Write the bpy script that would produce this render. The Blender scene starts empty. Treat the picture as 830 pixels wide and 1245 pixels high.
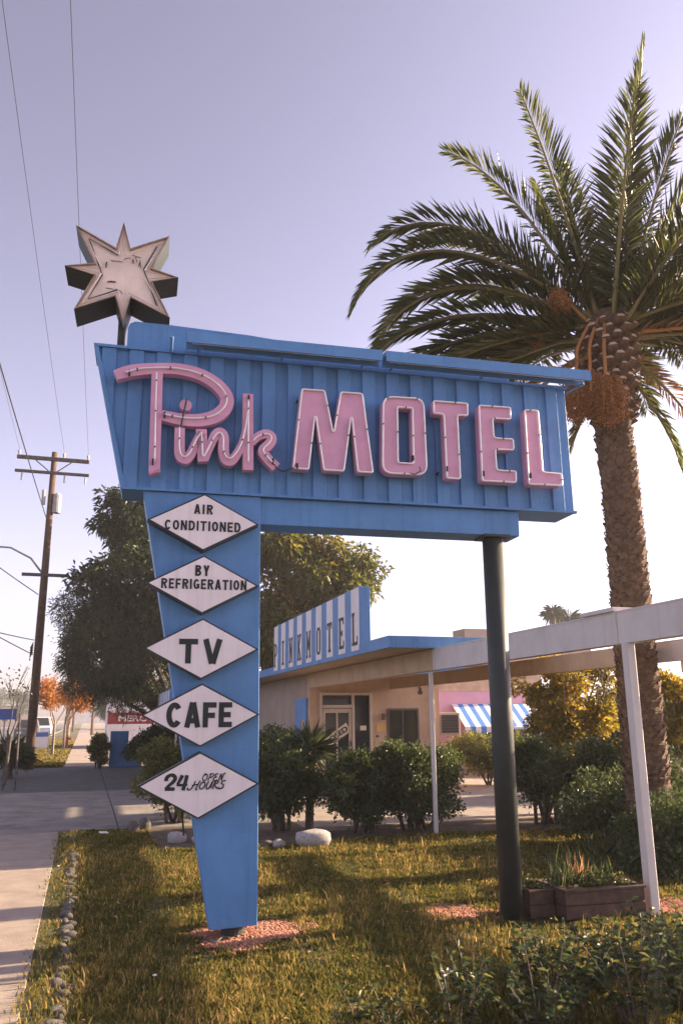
import bpy, math, random
import numpy as np
from mathutils import Vector, Matrix
R = math.radians
random.seed(7)
rng = np.random.default_rng(11)
sc = bpy.context.scene
C = sc.collection

# ------------------------------------------------------------------ camera
# world: X runs away from the street (to the right), Y runs along the street, Z up, metres
cam_d = bpy.data.cameras.new('camera')
cam = bpy.data.objects.new('camera', cam_d); C.objects.link(cam)
cam_d.sensor_fit = 'VERTICAL'; cam_d.sensor_height = 36; cam_d.lens = 28.34
cam_d.clip_start = 0.05; cam_d.clip_end = 4000
cam.matrix_world = Matrix.Translation((0, 0, 1.6)) @ Matrix.Rotation(R(-17.26), 4, 'Z') @ Matrix.Rotation(R(90 + 14.3), 4, 'X') @ Matrix.Rotation(-0.0084, 4, 'Z')
sc.camera = cam

# ------------------------------------------------------------------ light
SUN_EL, SUN_AZ = R(20.5), R(2.5)        # azimuth measured from +X towards +Y
world = bpy.data.worlds.new('World'); sc.world = world; world.use_nodes = True
nt = world.node_tree; nt.nodes.clear()
wo = nt.nodes.new('ShaderNodeOutputWorld'); bg = nt.nodes.new('ShaderNodeBackground')
sky = nt.nodes.new('ShaderNodeTexSky'); sky.sky_type = 'NISHITA'; sky.sun_disc = False
sky.sun_elevation = SUN_EL; sky.sun_rotation = R(90) - SUN_AZ
sky.altitude = 300; sky.air_density = 1.0; sky.dust_density = 2.0; sky.ozone_density = 2.0
hs = nt.nodes.new('ShaderNodeHueSaturation'); hs.inputs['Saturation'].default_value = 0.43
tint = nt.nodes.new('ShaderNodeMix'); tint.data_type = 'RGBA'; tint.blend_type = 'MULTIPLY'
tint.inputs['Factor'].default_value = 1.0
tint.inputs['B'].default_value = (0.80, 0.685, 0.775, 1)
gm = nt.nodes.new('ShaderNodeGamma'); gm.inputs['Gamma'].default_value = 1.36; nt.links.new(sky.outputs[0], gm.inputs['Color']); nt.links.new(gm.outputs[0], hs.inputs['Color']); nt.links.new(hs.outputs[0], tint.inputs['A'])
nt.links.new(tint.outputs['Result'], bg.inputs['Color']); nt.links.new(bg.outputs[0], wo.inputs[0])
bg.inputs['Strength'].default_value = 0.062
sun_d = bpy.data.lights.new('sun', 'SUN'); sun_d.energy = 5.0; sun_d.angle = R(0.6); sun_d.color = (1.0, 0.76, 0.50)
sun = bpy.data.objects.new('sun', sun_d); C.objects.link(sun)
sdir = Vector((math.cos(SUN_EL) * math.cos(SUN_AZ), math.cos(SUN_EL) * math.sin(SUN_AZ), math.sin(SUN_EL)))
sun.rotation_euler = sdir.to_track_quat('Z', 'Y').to_euler(); sun.location = (30, 0, 20)
vs = sc.view_settings
vs.view_transform = 'Standard'; vs.look = 'None'; vs.gamma = 1; vs.use_curve_mapping = False
vs.exposure = 1.98

# ------------------------------------------------------------------ materials
def mat(name, col, rough=0.7, var=0.12, scale=6.0, bump=0.0, bscale=40.0, metal=0.0, col2=None, spec=0.35, streak=0.0, blotch=None, detail=6.0):
    m = bpy.data.materials.new(name); m.use_nodes = True; n = m.node_tree; L = n.links
    b = n.nodes['Principled BSDF']; b.inputs['Roughness'].default_value = rough; b.inputs['Metallic'].default_value = metal
    b.inputs['Specular IOR Level'].default_value = spec
    tc = n.nodes.new('ShaderNodeTexCoord')
    no = n.nodes.new('ShaderNodeTexNoise'); no.inputs['Scale'].default_value = scale; no.inputs['Detail'].default_value = detail; no.inputs['Roughness'].default_value = 0.65
    L.new(tc.outputs['Object'], no.inputs['Vector'])
    cr = n.nodes.new('ShaderNodeValToRGB')
    c2 = col2 if col2 else tuple(c * (1 - 2.2 * var) for c in col)
    cr.color_ramp.elements[0].position = 0.32; cr.color_ramp.elements[1].position = 0.66
    cr.color_ramp.elements[0].color = (*c2, 1); cr.color_ramp.elements[1].color = (*(min(1, c * (1 + var)) for c in col), 1)
    L.new(no.outputs['Fac'], cr.inputs['Fac']); out = cr.outputs['Color']
    if streak > 0:      # rain-washed dirt running down
        mp = n.nodes.new('ShaderNodeMapping'); mp.inputs['Scale'].default_value = (9, 9, 0.5); L.new(tc.outputs['Object'], mp.inputs['Vector'])
        n2 = n.nodes.new('ShaderNodeTexNoise'); n2.inputs['Scale'].default_value = 2.0; n2.inputs['Detail'].default_value = 5; L.new(mp.outputs[0], n2.inputs['Vector'])
        r2 = n.nodes.new('ShaderNodeMapRange'); r2.inputs['From Min'].default_value = 0.5; r2.inputs['From Max'].default_value = 0.78; r2.inputs['To Max'].default_value = streak; L.new(n2.outputs['Fac'], r2.inputs['Value'])
        mx = n.nodes.new('ShaderNodeMix'); mx.data_type = 'RGBA'; L.new(r2.outputs[0], mx.inputs['Factor']); L.new(out, mx.inputs['A']); mx.inputs['B'].default_value = (col[0] * .35, col[1] * .33, col[2] * .3, 1)
        out = mx.outputs['Result']
    if blotch:          # stains: (colour, scale, threshold, strength)
        n3 = n.nodes.new('ShaderNodeTexNoise'); n3.inputs['Scale'].default_value = blotch[1]; n3.inputs['Detail'].default_value = 8; n3.inputs['Roughness'].default_value = .7; L.new(tc.outputs['Object'], n3.inputs['Vector'])
        r3 = n.nodes.new('ShaderNodeMapRange'); r3.inputs['From Min'].default_value = blotch[2]; r3.inputs['From Max'].default_value = blotch[2] + .1; r3.inputs['To Max'].default_value = blotch[3]; L.new(n3.outputs['Fac'], r3.inputs['Value'])
        mx = n.nodes.new('ShaderNodeMix'); mx.data_type = 'RGBA'; L.new(r3.outputs[0], mx.inputs['Factor']); L.new(out, mx.inputs['A']); mx.inputs['B'].default_value = (*blotch[0], 1)
        out = mx.outputs['Result']
    L.new(out, b.inputs['Base Color'])
    if bump > 0:
        nb = n.nodes.new('ShaderNodeTexNoise'); nb.inputs['Scale'].default_value = bscale; nb.inputs['Detail'].default_value = 4; L.new(tc.outputs['Object'], nb.inputs['Vector'])
        bp = n.nodes.new('ShaderNodeBump'); bp.inputs['Strength'].default_value = bump; bp.inputs['Distance'].default_value = 0.02; L.new(nb.outputs['Fac'], bp.inputs['Height']); L.new(bp.outputs[0], b.inputs['Normal'])
    return m

def leafmat(name, dark, light, trans=0.45, gloss=0.25, rough=0.4, third=None):
    """leaf: diffuse + translucent + gloss; colour varies from leaf to leaf by the 'var' attribute"""
    m = bpy.data.materials.new(name); m.use_nodes = True; n = m.node_tree; L = n.links; n.nodes.clear()
    o = n.nodes.new('ShaderNodeOutputMaterial'); at = n.nodes.new('ShaderNodeAttribute'); at.attribute_name = 'var'
    cr = n.nodes.new('ShaderNodeValToRGB'); L.new(at.outputs['Fac'], cr.inputs['Fac'])
    cr.color_ramp.elements[0].color = (*dark, 1); cr.color_ramp.elements[1].color = (*light, 1)
    if third:
        cr.color_ramp.elements[1].position = 0.72; e = cr.color_ramp.elements.new(1.0); e.color = (*third, 1)
    d = n.nodes.new('ShaderNodeBsdfDiffuse'); t = n.nodes.new('ShaderNodeBsdfTranslucent'); g = n.nodes.new('ShaderNodeBsdfGlossy'); g.inputs['Roughness'].default_value = rough
    g.inputs['Color'].default_value = (1, 1, 1, 1)
    hsv = n.nodes.new('ShaderNodeHueSaturation'); hsv.inputs['Value'].default_value = 1.5; hsv.inputs['Saturation'].default_value = 1.1; hsv.inputs['Hue'].default_value = .485
    L.new(cr.outputs[0], d.inputs[0]); L.new(cr.outputs[0], hsv.inputs['Color']); L.new(hsv.outputs[0], t.inputs[0])
    m1 = n.nodes.new('ShaderNodeMixShader'); m1.inputs[0].default_value = trans; L.new(d.outputs[0], m1.inputs[1]); L.new(t.outputs[0], m1.inputs[2])
    m2 = n.nodes.new('ShaderNodeMixShader'); m2.inputs[0].default_value = gloss * .06; L.new(m1.outputs[0], m2.inputs[1]); L.new(g.outputs[0], m2.inputs[2])
    L.new(m2.outputs[0], o.inputs[0]); return m

def glassmat(name, tintc=(0.02, 0.025, 0.03), rough=0.05):
    m = bpy.data.materials.new(name); m.use_nodes = True; b = m.node_tree.nodes['Principled BSDF']
    b.inputs['Base Color'].default_value = (*tintc, 1); b.inputs['Roughness'].default_value = rough; b.inputs['Specular IOR Level'].default_value = 0.6
    return m

MT = {}
MT['blue'] = mat('blue_paint', (0.092, 0.236, 0.485), .5, .08, 2.2, .16, 50, streak=.32, blotch=((.13, .27, .50), 5, .60, .45))
MT['blue_side'] = mat('blue_trim_paint', (0.095, 0.24, 0.485), .5, .07, 2.4, .12, 50, streak=.26, blotch=((.14, .28, .50), 4, .60, .45))
MT['pink'] = mat('pink_letter_paint', (0.62, 0.32, 0.46), .5, .05, 5, .05, 60, blotch=((.30, .13, .18), 9, .66, .5))
MT['tube'] = mat('neon_glass_tube', (0.80, 0.76, 0.76), .18, .03, 8, spec=.6)
MT['black'] = mat('black_sign_paint', (0.012, 0.018, 0.018), .5, .1, 8)
MT['edge'] = mat('dark_edge_metal', (0.030, 0.036, 0.036), .5, .15, 6, .05)
MT['white_panel'] = mat('white_sign_panel', (0.76, 0.69, 0.70), .45, .035, 2.5, streak=.22, blotch=((.42, .36, .36), 11, .68, .5))
MT['star_face'] = mat('weathered_star_face', (0.80, 0.66, 0.58), .7, .07, 5, .1, 40, streak=.18, blotch=((.14, .11, .10), 11, .68, .7))
MT['star_side'] = mat('star_side_metal', (0.028, 0.036, 0.036), .6, .2, 6)
MT['rust'] = mat('rusty_trim', (0.36, 0.25, 0.19), .8, .2, 14, .1, 60)
MT['steel'] = mat('dark_post_paint', (0.030, 0.036, 0.034), .5, .12, 8, .06, 60, spec=.35)
MT['white'] = mat('white_painted_steel', (0.58, 0.53, 0.51), .5, .05, 3, .08, 50, streak=.2, blotch=((.30, .20, .13), 7, .7, .6))
MT['cream'] = mat('cream_painted_wood', (0.46, 0.33, 0.22), .65, .07, 2.5, .1, 40, streak=.18)
MT['stucco'] = mat('cream_stucco', (0.50, 0.34, 0.23), .85, .06, 2.2, .25, 90, streak=.2)
MT['stucco_shaded'] = mat('shaded_stucco', (0.34, 0.27, 0.22), .85, .06, 2.2, .25, 90, streak=.2)  # same stucco, with the shade of the street side put into its colour
MT['pinkwall'] = mat('pink_wall_paint', (0.62, 0.34, 0.46), .8, .05, 2, .15, 60)
MT['siding'] = mat('tan_lap_siding', (0.50, 0.36, 0.25), .8, .1, 3, .1, 40)
MT['stripe_blue'] = mat('awning_blue', (0.06, 0.20, 0.52), .7, .06, 4)
MT['stripe_white'] = mat('awning_white', (0.72, 0.68, 0.68), .7, .04, 4, streak=.15)
MT['glass'] = glassmat('dark_window_glass')
MT['glass_car'] = glassmat('car_glass', (.015, .018, .022))
MT['trim'] = mat('cream_window_trim', (0.50, 0.40, 0.31), .6, .06, 5)
MT['bronze'] = mat('bronze_frame', (0.10, 0.075, 0.06), .4, .1, 5)
MT['concrete'] = mat('sidewalk_concrete', (0.30, 0.245, 0.205), .9, .10, 3.5, .35, 120, blotch=((.17, .14, .12), 2.4, .62, .45), detail=10)
MT['concrete2'] = mat('driveway_concrete', (0.22, 0.20, 0.18), .9, .16, 1.8, .4, 90, blotch=((.09, .085, .08), 1.3, .55, .6), detail=10)
MT['asphalt'] = mat('asphalt', (0.085, 0.085, 0.08), .9, .15, 3, .3, 140)
MT['parking'] = mat('pale_parking_concrete', (0.27, 0.23, 0.20), .9, .1, 1.5, .2, 80)
MT['soil'] = mat('bed_soil', (0.11, 0.080, 0.055), .95, .2, 7, .5, 60, col2=(.05, .04, .03))
MT['turf_soil'] = mat('lawn_thatch', (0.085, 0.072, 0.034), .95, .2, 5, .5, 90, col2=(.045, .055, .02))
MT['ground'] = mat('dry_ground', (0.20, 0.17, 0.13), .95, .15, 1.5, .2, 30)
MT['stone'] = mat('edging_stone', (0.13, 0.115, 0.10), .9, .2, 9, .4, 50)
MT['rock'] = mat('pale_boulder', (0.40, 0.37, 0.35), .9, .15, 6, .5, 30)
MT['gravel'] = mat('red_lava_gravel', (0.42, 0.20, 0.13), .95, .3, 30, .3, 90, col2=(.20, .085, .055))
MT['wood_planter'] = mat('weathered_redwood', (0.085, 0.050, 0.036), .85, .2, 12, .3, 60)
MT['bark'] = mat('tree_bark', (0.12, 0.095, 0.075), .95, .25, 12, .6, 40)
MT['bark_light'] = mat('pale_bark', (0.24, 0.19, 0.15), .95, .2, 12, .4, 40)
MT['pole'] = mat('creosote_pole_wood', (0.10, 0.056, 0.036), .9, .2, 6, .4, 50, streak=.5)
MT['arm'] = mat('grey_crossarm_wood', (0.10, 0.085, 0.075), .9, .2, 9, .3, 60)
MT['wire'] = mat('wire_rubber', (0.02, 0.02, 0.022), .6, .05)
MT['grey_metal'] = mat('grey_transformer_metal', (0.36, 0.35, 0.34), .5, .08, 6)
MT['palm_trunk'] = mat('palm_trunk_fibre', (0.13, 0.08, 0.05), .95, .3, 18, .7, 50, col2=(.055, .035, .024))
MT['palm_scale'] = mat('palm_old_leaf_base', (0.16, 0.10, 0.062), .95, .25, 12, .4, 50, col2=(.07, .045, .03))
MT['palm_boot_end'] = mat('palm_cut_leaf_base', (0.46, 0.34, 0.25), .9, .15, 14, .2, 50)
MT['rachis'] = mat('frond_stalk', (0.22, 0.17, 0.07), .5, .12, 5, col2=(.16, .15, .05))
MT['rachis_orange'] = mat('fruit_stalk_orange', (0.40, 0.17, 0.05), .55, .1, 6)
MT['dates'] = mat('orange_date_fruit', (0.33, 0.145, 0.045), .6, .25, 25, col2=(.22, .08, .02))
MT['dead_frond'] = leafmat('dry_frond', (0.25, .15, .07), (.42, .28, .14), .3, .1)
MT['frond'] = leafmat('palm_frond_leaf', (.045, .060, .024), (.125, .140, .048), .42, .5, .36)
MT['leaf_dark'] = leafmat('dark_evergreen_leaf', (.017, .032, .013), (.046, .072, .025), .22, .35, .4)
MT['leaf_gold'] = leafmat('yellow_green_leaf', (.035, .050, .016), (.12, .125, .030), .5, .35, .4, third=(.34, .23, .04))
MT['leaf_golden'] = leafmat('sunny_golden_leaf', (.07, .075, .018), (.24, .19, .035), .5, .3, .4, third=(.50, .33, .05))
MT['leaf_hedge'] = leafmat('hedge_leaf', (.026, .042, .017), (.085, .110, .038), .34, .5, .36)
MT['leaf_hedge2'] = leafmat('light_hedge_leaf', (.045, .060, .020), (.13, .14, .04), .4, .45, .38, third=(.28, .22, .05))
MT['leaf_orange'] = leafmat('autumn_orange_leaf', (.20, .10, .03), (.42, .20, .05), .5, .2)
MT['leaf_weed'] = leafmat('weed_leaf', (.022, .036, .018), (.055, .08, .032), .35, .3, .4, third=(.16, .15, .04))
MT['grass'] = leafmat('lawn_blades', (.035, .050, .014), (.155, .138, .040), .45, .0, .5, third=(.36, .26, .11))
MT['car_white'] = mat('white_car_paint', (.62, .62, .63), .25, .02, 2, spec=.6)
MT['car_dark'] = mat('dark_car_paint', (.03, .035, .04), .25, .05, 2, spec=.6)
MT['tyre'] = mat('tyre_rubber', (.02, .02, .02), .85, .1)
MT['red'] = mat('red_sign_paint', (.26, .03, .03), .5, .08, 3)
MT['red_lamp'] = mat('tail_lamp_red', (.45, .03, .025), .3, .05)
MT['hyd'] = mat('hydrant_red', (.55, .08, .04), .5, .1)
MT['yellow'] = mat('yellow_cap_paint', (.6, .42, .05), .5, .1)
MT['signblue'] = mat('blue_street_sign', (.07, .14, .38), .5, .05)
MT['notice'] = mat('yellowed_notice', (.62, .36, .12), .7, .1, 5)
MT['paper'] = mat('cream_paper_sign', (.66, .56, .42), .8, .06, 4)
MT['far'] = mat('far_wall', (.42, .38, .38), .9, .1, .4)
MT['far2'] = mat('far_wall_tan', (.45, .36, .30), .9, .1, .4)
MT['roof_dark'] = mat('dark_roof', (.12, .09, .08), .9, .15, 2)

# ------------------------------------------------------------------ mesh helpers
class MB:
    def __init__(s): s.v = []; s.f = []; s.m = []
    def add(s, vs_, fs, mi=0):
        o = len(s.v); s.v += [tuple(p) for p in vs_]
        for f in fs: s.f.append(tuple(i + o for i in f)); s.m.append(mi)
        return s
    def box(s, x0, x1, y0, y1, z0, z1, mi=0):
        v = [(x0, y0, z0), (x1, y0, z0), (x1, y1, z0), (x0, y1, z0), (x0, y0, z1), (x1, y0, z1), (x1, y1, z1), (x0, y1, z1)]
        return s.add(v, [(0, 3, 2, 1), (4, 5, 6, 7), (0, 1, 5, 4), (1, 2, 6, 5), (2, 3, 7, 6), (3, 0, 4, 7)], mi)
    def prism(s, poly, y0, y1, mi=0, axis='y', cap1=True, cap0=True, mi_front=None):
        """poly in (a, z) extruded from y0 to y1 along y (or along x when axis='x', or in xy along z)"""
        n = len(poly)
        P = (lambda a, b, d: (a, d, b)) if axis == 'y' else ((lambda a, b, d: (d, a, b)) if axis == 'x' else (lambda a, b, d: (a, b, d)))
        v = [P(a, b, y0) for a, b in poly] + [P(a, b, y1) for a, b in poly]
        for i in range(n):
            j = (i + 1) % n
            s.add([v[i], v[j], v[n + j], v[n + i]], [(0, 1, 2, 3)], mi)
        if cap0: s.add(v[:n], [tuple(range(n))], mi if mi_front is None else mi_front)
        if cap1: s.add(v[n:], [tuple(reversed(range(n)))], mi)
        return s
    def tube(s, pts, r, n=8, mi=0, closed=False, caps=True):
        pts = [Vector(p) for p in pts]; k = len(pts)
        rr = r if isinstance(r, (list, tuple)) else [r] * k
        rings = []; prev = None
        for i, p in enumerate(pts):
            if closed: d = pts[(i + 1) % k] - pts[i - 1]
            else: d = pts[min(i + 1, k - 1)] - pts[max(i - 1, 0)]
            if d.length < 1e-9: d = Vector((0, 0, 1))
            d.normalize()
            if prev is None:
                a = Vector((0, 0, 1)) if abs(d.z) < .9 else Vector((1, 0, 0)); x = d.cross(a).normalized()
            else:
                x = prev - d * prev.dot(d)
                x = x.normalized() if x.length > 1e-6 else d.orthogonal().normalized()
            prev = x; y = d.cross(x)
            rings.append([p + (x * math.cos(2 * math.pi * q / n) + y * math.sin(2 * math.pi * q / n)) * rr[i] for q in range(n)])
        o = len(s.v)
        for rg in rings: s.v += [tuple(q) for q in rg]
        for i in range(k if closed else k - 1):
            a, b = o + i * n, o + ((i + 1) % k) * n
            for q in range(n):
                s.f.append((a + q, a + (q + 1) % n, b + (q + 1) % n, b + q)); s.m.append(mi)
        if caps and not closed:
            s.f.append(tuple(o + q for q in reversed(range(n)))); s.m.append(mi)
            s.f.append(tuple(o + (k - 1) * n + q for q in range(n))); s.m.append(mi)
        return s
    def ribbon(s, pts, w, y0, y1, mi=0):
        """stroke in the (x, z) plane with width w (number or list), extruded from y0 (front) to y1"""
        k = len(pts); ws = w if isinstance(w, (list, tuple)) else [w] * k
        Lp, Rp = [], []
        for i in range(k):
            a = Vector(pts[max(i - 1, 0)]); b = Vector(pts[min(i + 1, k - 1)]); d = (b - a)
            d = d.normalized() if d.length > 1e-9 else Vector((1, 0))
            nn = Vector((-d.y, d.x)); p = Vector(pts[i])
            Lp.append(p + nn * ws[i] / 2); Rp.append(p - nn * ws[i] / 2)
        v = []
        for q in range(k):
            for (pp, yy) in ((Lp[q], y0), (Rp[q], y0), (Lp[q], y1), (Rp[q], y1)): v.append((pp.x, yy, pp.y))
        f = []
        for q in range(k - 1):
            a, b = 4 * q, 4 * q + 4
            f += [(a, a + 1, b + 1, b), (a + 2, b + 2, b + 3, a + 3), (a, b, b + 2, a + 2), (a + 1, a + 3, b + 3, b + 1)]
        f += [(0, 2, 3, 1), (4 * k - 4, 4 * k - 3, 4 * k - 1, 4 * k - 2)]
        return s.add(v, f, mi)
    def build(s, name, mats, parent=None, smooth=False, bevel=0, loc=None):
        me = bpy.data.meshes.new(name); me.from_pydata(s.v, [], s.f)
        mats = mats if isinstance(mats, (list, tuple)) else [mats]
        for m in mats: me.materials.append(MT[m] if isinstance(m, str) else m)
        if len(mats) > 1: me.polygons.foreach_set('material_index', s.m)
        import bmesh
        bm = bmesh.new(); bm.from_mesh(me); bmesh.ops.remove_doubles(bm, verts=bm.verts, dist=1e-5)
        bmesh.ops.recalc_face_normals(bm, faces=bm.faces); bm.to_mesh(me); bm.free()
        if smooth: me.polygons.foreach_set('use_smooth', [True] * len(me.polygons))
        o = bpy.data.objects.new(name, me); C.objects.link(o)
        if parent: o.parent = parent
        if loc: o.location = loc
        if bevel:
            md = o.modifiers.new('bevel', 'BEVEL'); md.width = bevel; md.segments = 2; md.limit_method = 'ANGLE'
        return o

def tag(o, label, cat, group=None, kind=None):
    o['label'] = label; o['category'] = cat
    if group: o['group'] = group
    if kind: o['kind'] = kind
    return o
def thing(name, label, cat, loc=(0, 0, 0), rz=0, group=None):
    o = bpy.data.objects.new(name, None); C.objects.link(o); o.location = loc; o.rotation_euler = (0, 0, rz); o.empty_display_size = .2
    return tag(o, label, cat, group)
def struct(o): o['kind'] = 'structure'; return o
def inst(src, parent=None, name=None):
    c = src.copy(); C.objects.link(c)
    if parent: c.parent = parent
    return c

def catmull(pts, n=6):
    P = [Vector(p) for p in pts]; out = []
    for i in range(len(P) - 1):
        p0, p1, p2, p3 = P[max(i - 1, 0)], P[i], P[i + 1], P[min(i + 2, len(P) - 1)]
        for q in range(n):
            t = q / n
            out.append(0.5 * ((2 * p1) + (p2 - p0) * t + (2 * p0 - 5 * p1 + 4 * p2 - p3) * t * t + (3 * p1 - p0 - 3 * p2 + p3) * t ** 3))
    out.append(P[-1]); return out

def quadmesh(name, V, F, mats, parent=None, var=None, smooth=False):
    """fast mesh from numpy arrays; V (n,3), F (m,k)"""
    me = bpy.data.meshes.new(name); n, (m, k) = len(V), F.shape
    me.vertices.add(n); me.vertices.foreach_set('co', np.ascontiguousarray(V, dtype=np.float32).ravel())
    me.loops.add(m * k); me.loops.foreach_set('vertex_index', np.ascontiguousarray(F, dtype=np.int32).ravel())
    me.polygons.add(m); me.polygons.foreach_set('loop_start', np.arange(0, m * k, k, dtype=np.int32)); me.polygons.foreach_set('loop_total', np.full(m, k, dtype=np.int32))
    if var is not None:
        a = me.attributes.new('var', 'FLOAT', 'POINT'); a.data.foreach_set('value', np.ascontiguousarray(var, dtype=np.float32))
    me.materials.append(MT[mats] if isinstance(mats, str) else mats)
    if smooth: me.polygons.foreach_set('use_smooth', np.ones(m, dtype=bool))
    me.update(calc_edges=True)
    o = bpy.data.objects.new(name, me); C.objects.link(o)
    if parent: o.parent = parent
    return o

def unit(a): return a / np.maximum(np.linalg.norm(a, axis=1, keepdims=True), 1e-9)
def leaves(name, P, D, L, W, mat_, parent=None, fold=0.25, up=0.6, var=None, droop=0.0):
    """a leaf (folded, two triangles) at every point P along direction D"""
    n = len(P); D = unit(D); L = np.broadcast_to(L, (n,)); W = np.broadcast_to(W, (n,))
    N = unit(rng.normal(size=(n, 3)) * (1 - up) + np.array([0, 0, up])); S = unit(np.cross(D, N)); N = np.cross(S, D)
    mid = P + D * (L * .48)[:, None]; tip = P + D * L[:, None] + np.array([0, 0, -1.0]) * (L * droop)[:, None]
    lf = mid + S * (W / 2)[:, None] + N * (W * fold)[:, None]; rt = mid - S * (W / 2)[:, None] + N * (W * fold)[:, None]
    V = np.stack([P, lf, tip, rt], 1).reshape(-1, 3); b = np.arange(n)[:, None] * 4
    F = np.concatenate([b + np.array([[0, 1, 2]]), b + np.array([[0, 2, 3]])], 1).reshape(-1, 3)
    if var is None: var = rng.random(n)
    return quadmesh(name, V, F, mat_, parent, np.repeat(var, 4))

def blob_points(clumps, n, shell=.45):
    """points through ellipsoid clumps (cx,cy,cz,rx,ry,rz), denser to the outside"""
    cl = np.array(clumps, dtype=float); vol = np.prod(cl[:, 3:], axis=1) ** .75; pk = rng.choice(len(cl), n, p=vol / vol.sum())
    d = unit(rng.normal(size=(n, 3))); r = shell + (1.08 - shell) * rng.random(n) ** .6; r *= 1 + .16 * rng.normal(size=n)
    c = cl[pk]; P = c[:, :3] + d * c[:, 3:] * r[:, None]; return P, d, pk

FONT_CACHE = {}
def text_obj(name, s, x0, x1, z0, z1, y, material, parent, bold=0.0, shear=0.0, depth=0.002, rotz=0):
    """flat painted lettering fitted into a box on a vertical (x, z) face at depth y"""
    cu = bpy.data.curves.new('txt', 'FONT'); cu.body = s; cu.size = 1; cu.offset = bold; cu.shear = shear; cu.resolution_u = 6; cu.extrude = 0
    to = bpy.data.objects.new('txt', cu); C.objects.link(to); bpy.context.view_layer.update()
    me = bpy.data.meshes.new_from_object(to.evaluated_get(bpy.context.evaluated_depsgraph_get()))
    bpy.data.objects.remove(to); bpy.data.curves.remove(cu)
    co = np.empty(len(me.vertices) * 3, np.float32); me.vertices.foreach_get('co', co); co = co.reshape(-1, 3)
    mn, mxx = co.min(0), co.max(0); out = np.empty_like(co)
    out[:, 0] = x0 + (co[:, 0] - mn[0]) / (mxx[0] - mn[0]) * (x1 - x0); out[:, 2] = z0 + (co[:, 1] - mn[1]) / (mxx[1] - mn[1]) * (z1 - z0); out[:, 1] = y
    me.vertices.foreach_set('co', out.ravel()); me.materials.clear(); me.materials.append(MT[material]); me.update()
    o = bpy.data.objects.new(name, me); C.objects.link(o); o.parent = parent; return o

# ================================================================== SETTING
m = MB(); m.add([(-1500, -1500, -.13), (1500, -1500, -.13), (1500, 1500, -.13), (-1500, 1500, -.13)], [(0, 1, 2, 3)])
struct(m.build('ground', 'ground'))
m = MB(); m.add([(-17, -40, -.126), (-3.35, -40, -.126), (-3.35, 600, -.126), (-17, 600, -.126)], [(0, 1, 2, 3)])
road = struct(m.build('road', 'asphalt'))
for y in range(0, 200, 9):
    MB().add([(-10.1, y, -.121), (-9.98, y, -.121), (-9.98, y + 3.5, -.121), (-10.1, y + 3.5, -.121)], [(0, 1, 2, 3)]).build('lane_dash', 'stripe_white', road)
kb = MB()
kb.box(-3.35, -3.2, -40, 12.8, -.13, .02).box(-3.35, -3.2, 31.6, 600, -.13, .02)
struct(kb.build('kerb', 'concrete', bevel=.02))
m = MB().box(-3.2, -1.92, -40, 13.3, -.13, -.012).box(-3.2, -.6, 31.2, 400, -.13, -.012)
struct(m.build('parkway', 'turf_soil'))
# sidewalk: slabs with recessed joints
m = MB().box(-1.92, -.22, -20, 13.4, -.13, -.03).box(-.6, .72, 31.2, 300, -.13, -.03)
walk = struct(m.build('sidewalk', 'concrete2'))
y = -6.0
while y < 13.3:
    y1 = min(y + 1.5, 13.4)
    MB().box(-1.9 + random.uniform(-.004, .004), -.24, y + .008, y1 - .008, -.06, random.uniform(-.004, .003)).build('slab', 'concrete', walk, bevel=.006); y += 1.5
y = 31.3
while y < 110:
    MB().box(-.58, .70, y + .012, y + 1.49, -.06, random.uniform(-.003, .003)).build('slab', 'concrete', walk); y += 1.5
m = MB().box(-3.35, 3.3, 13.4, 31.1, -.13, -.03)
drive = struct(m.build('driveway', 'asphalt'))
for (x0, x1, y0, y1, mm) in [(-3.3, .60, 13.42, 20.6, 'concrete2'), (.615, 3.2, 13.42, 20.6, 'concrete2'), (-3.3, .6, 20.615, 30.9, 'asphalt'), (.615, 3.2, 20.615, 30.9, 'asphalt')]:
    MB().box(x0, x1, y0, y1, -.06, random.uniform(-.006, .002) - (.01 if mm == 'asphalt' else 0)).build('slab', mm, drive, bevel=.008)
# lawn soil, with the gravel rings cut only by the grass
def lawn_h(x, y):
    return .012 * np.sin(x * 1.7 + .6 * y) + .010 * np.sin(y * 2.3 - x) + .006 * np.sin(5 * x + 3 * y)
nx, ny = 60, 80
gx, gy = np.meshgrid(np.linspace(-.24, 10.5, nx), np.linspace(-3, 11.1, ny), indexing='ij')
gz = lawn_h(gx, gy) - .004
edge = np.clip((gx + .24) / .3, 0, 1); gz = gz * edge - .012 * (1 - edge)
idx = np.arange(nx * ny).reshape(nx, ny)
F = np.stack([idx[:-1, :-1], idx[1:, :-1], idx[1:, 1:], idx[:-1, 1:]], -1).reshape(-1, 4)
struct(quadmesh('lawn', np.stack([gx, gy, gz], -1).reshape(-1, 3), F, 'turf_soil', smooth=True))
m = MB().box(1.0, 10.5, 11.1, 12.05, -.13, -.004).box(1.0, 3.28, 12.05, 13.38, -.13, -.006)
struct(m.build('planting_bed', 'soil'))
struct(MB().box(-.24, .998, 11.101, 13.385, -.13, -.008).build('lawn_corner', 'turf_soil'))
m = MB().box(3.3, 10.5, 12.06, 12.2, -.13, .05)
struct(m.build('bed_kerb', 'concrete', bevel=.02))
m = MB().box(3.31, 60, 12.21, 60, -.13, -.02).box(10.55, 60, -10, 12.2, -.13, -.02)
struct(m.build('parking_lot', 'parking'))

# ================================================================== MOTEL SIGN (local frame: x along the face, y behind it, z up)
S = thing('motel_sign', 'tall blue motel sign with pink letters, diamond panels and a star on top', 'sign', (3.36, 6.34, 0), R(-3.76))
TOP, BOT, LT, LB, RT = 4.665, 3.42, -3.487, -3.205, .872
DEP = .40
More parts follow.
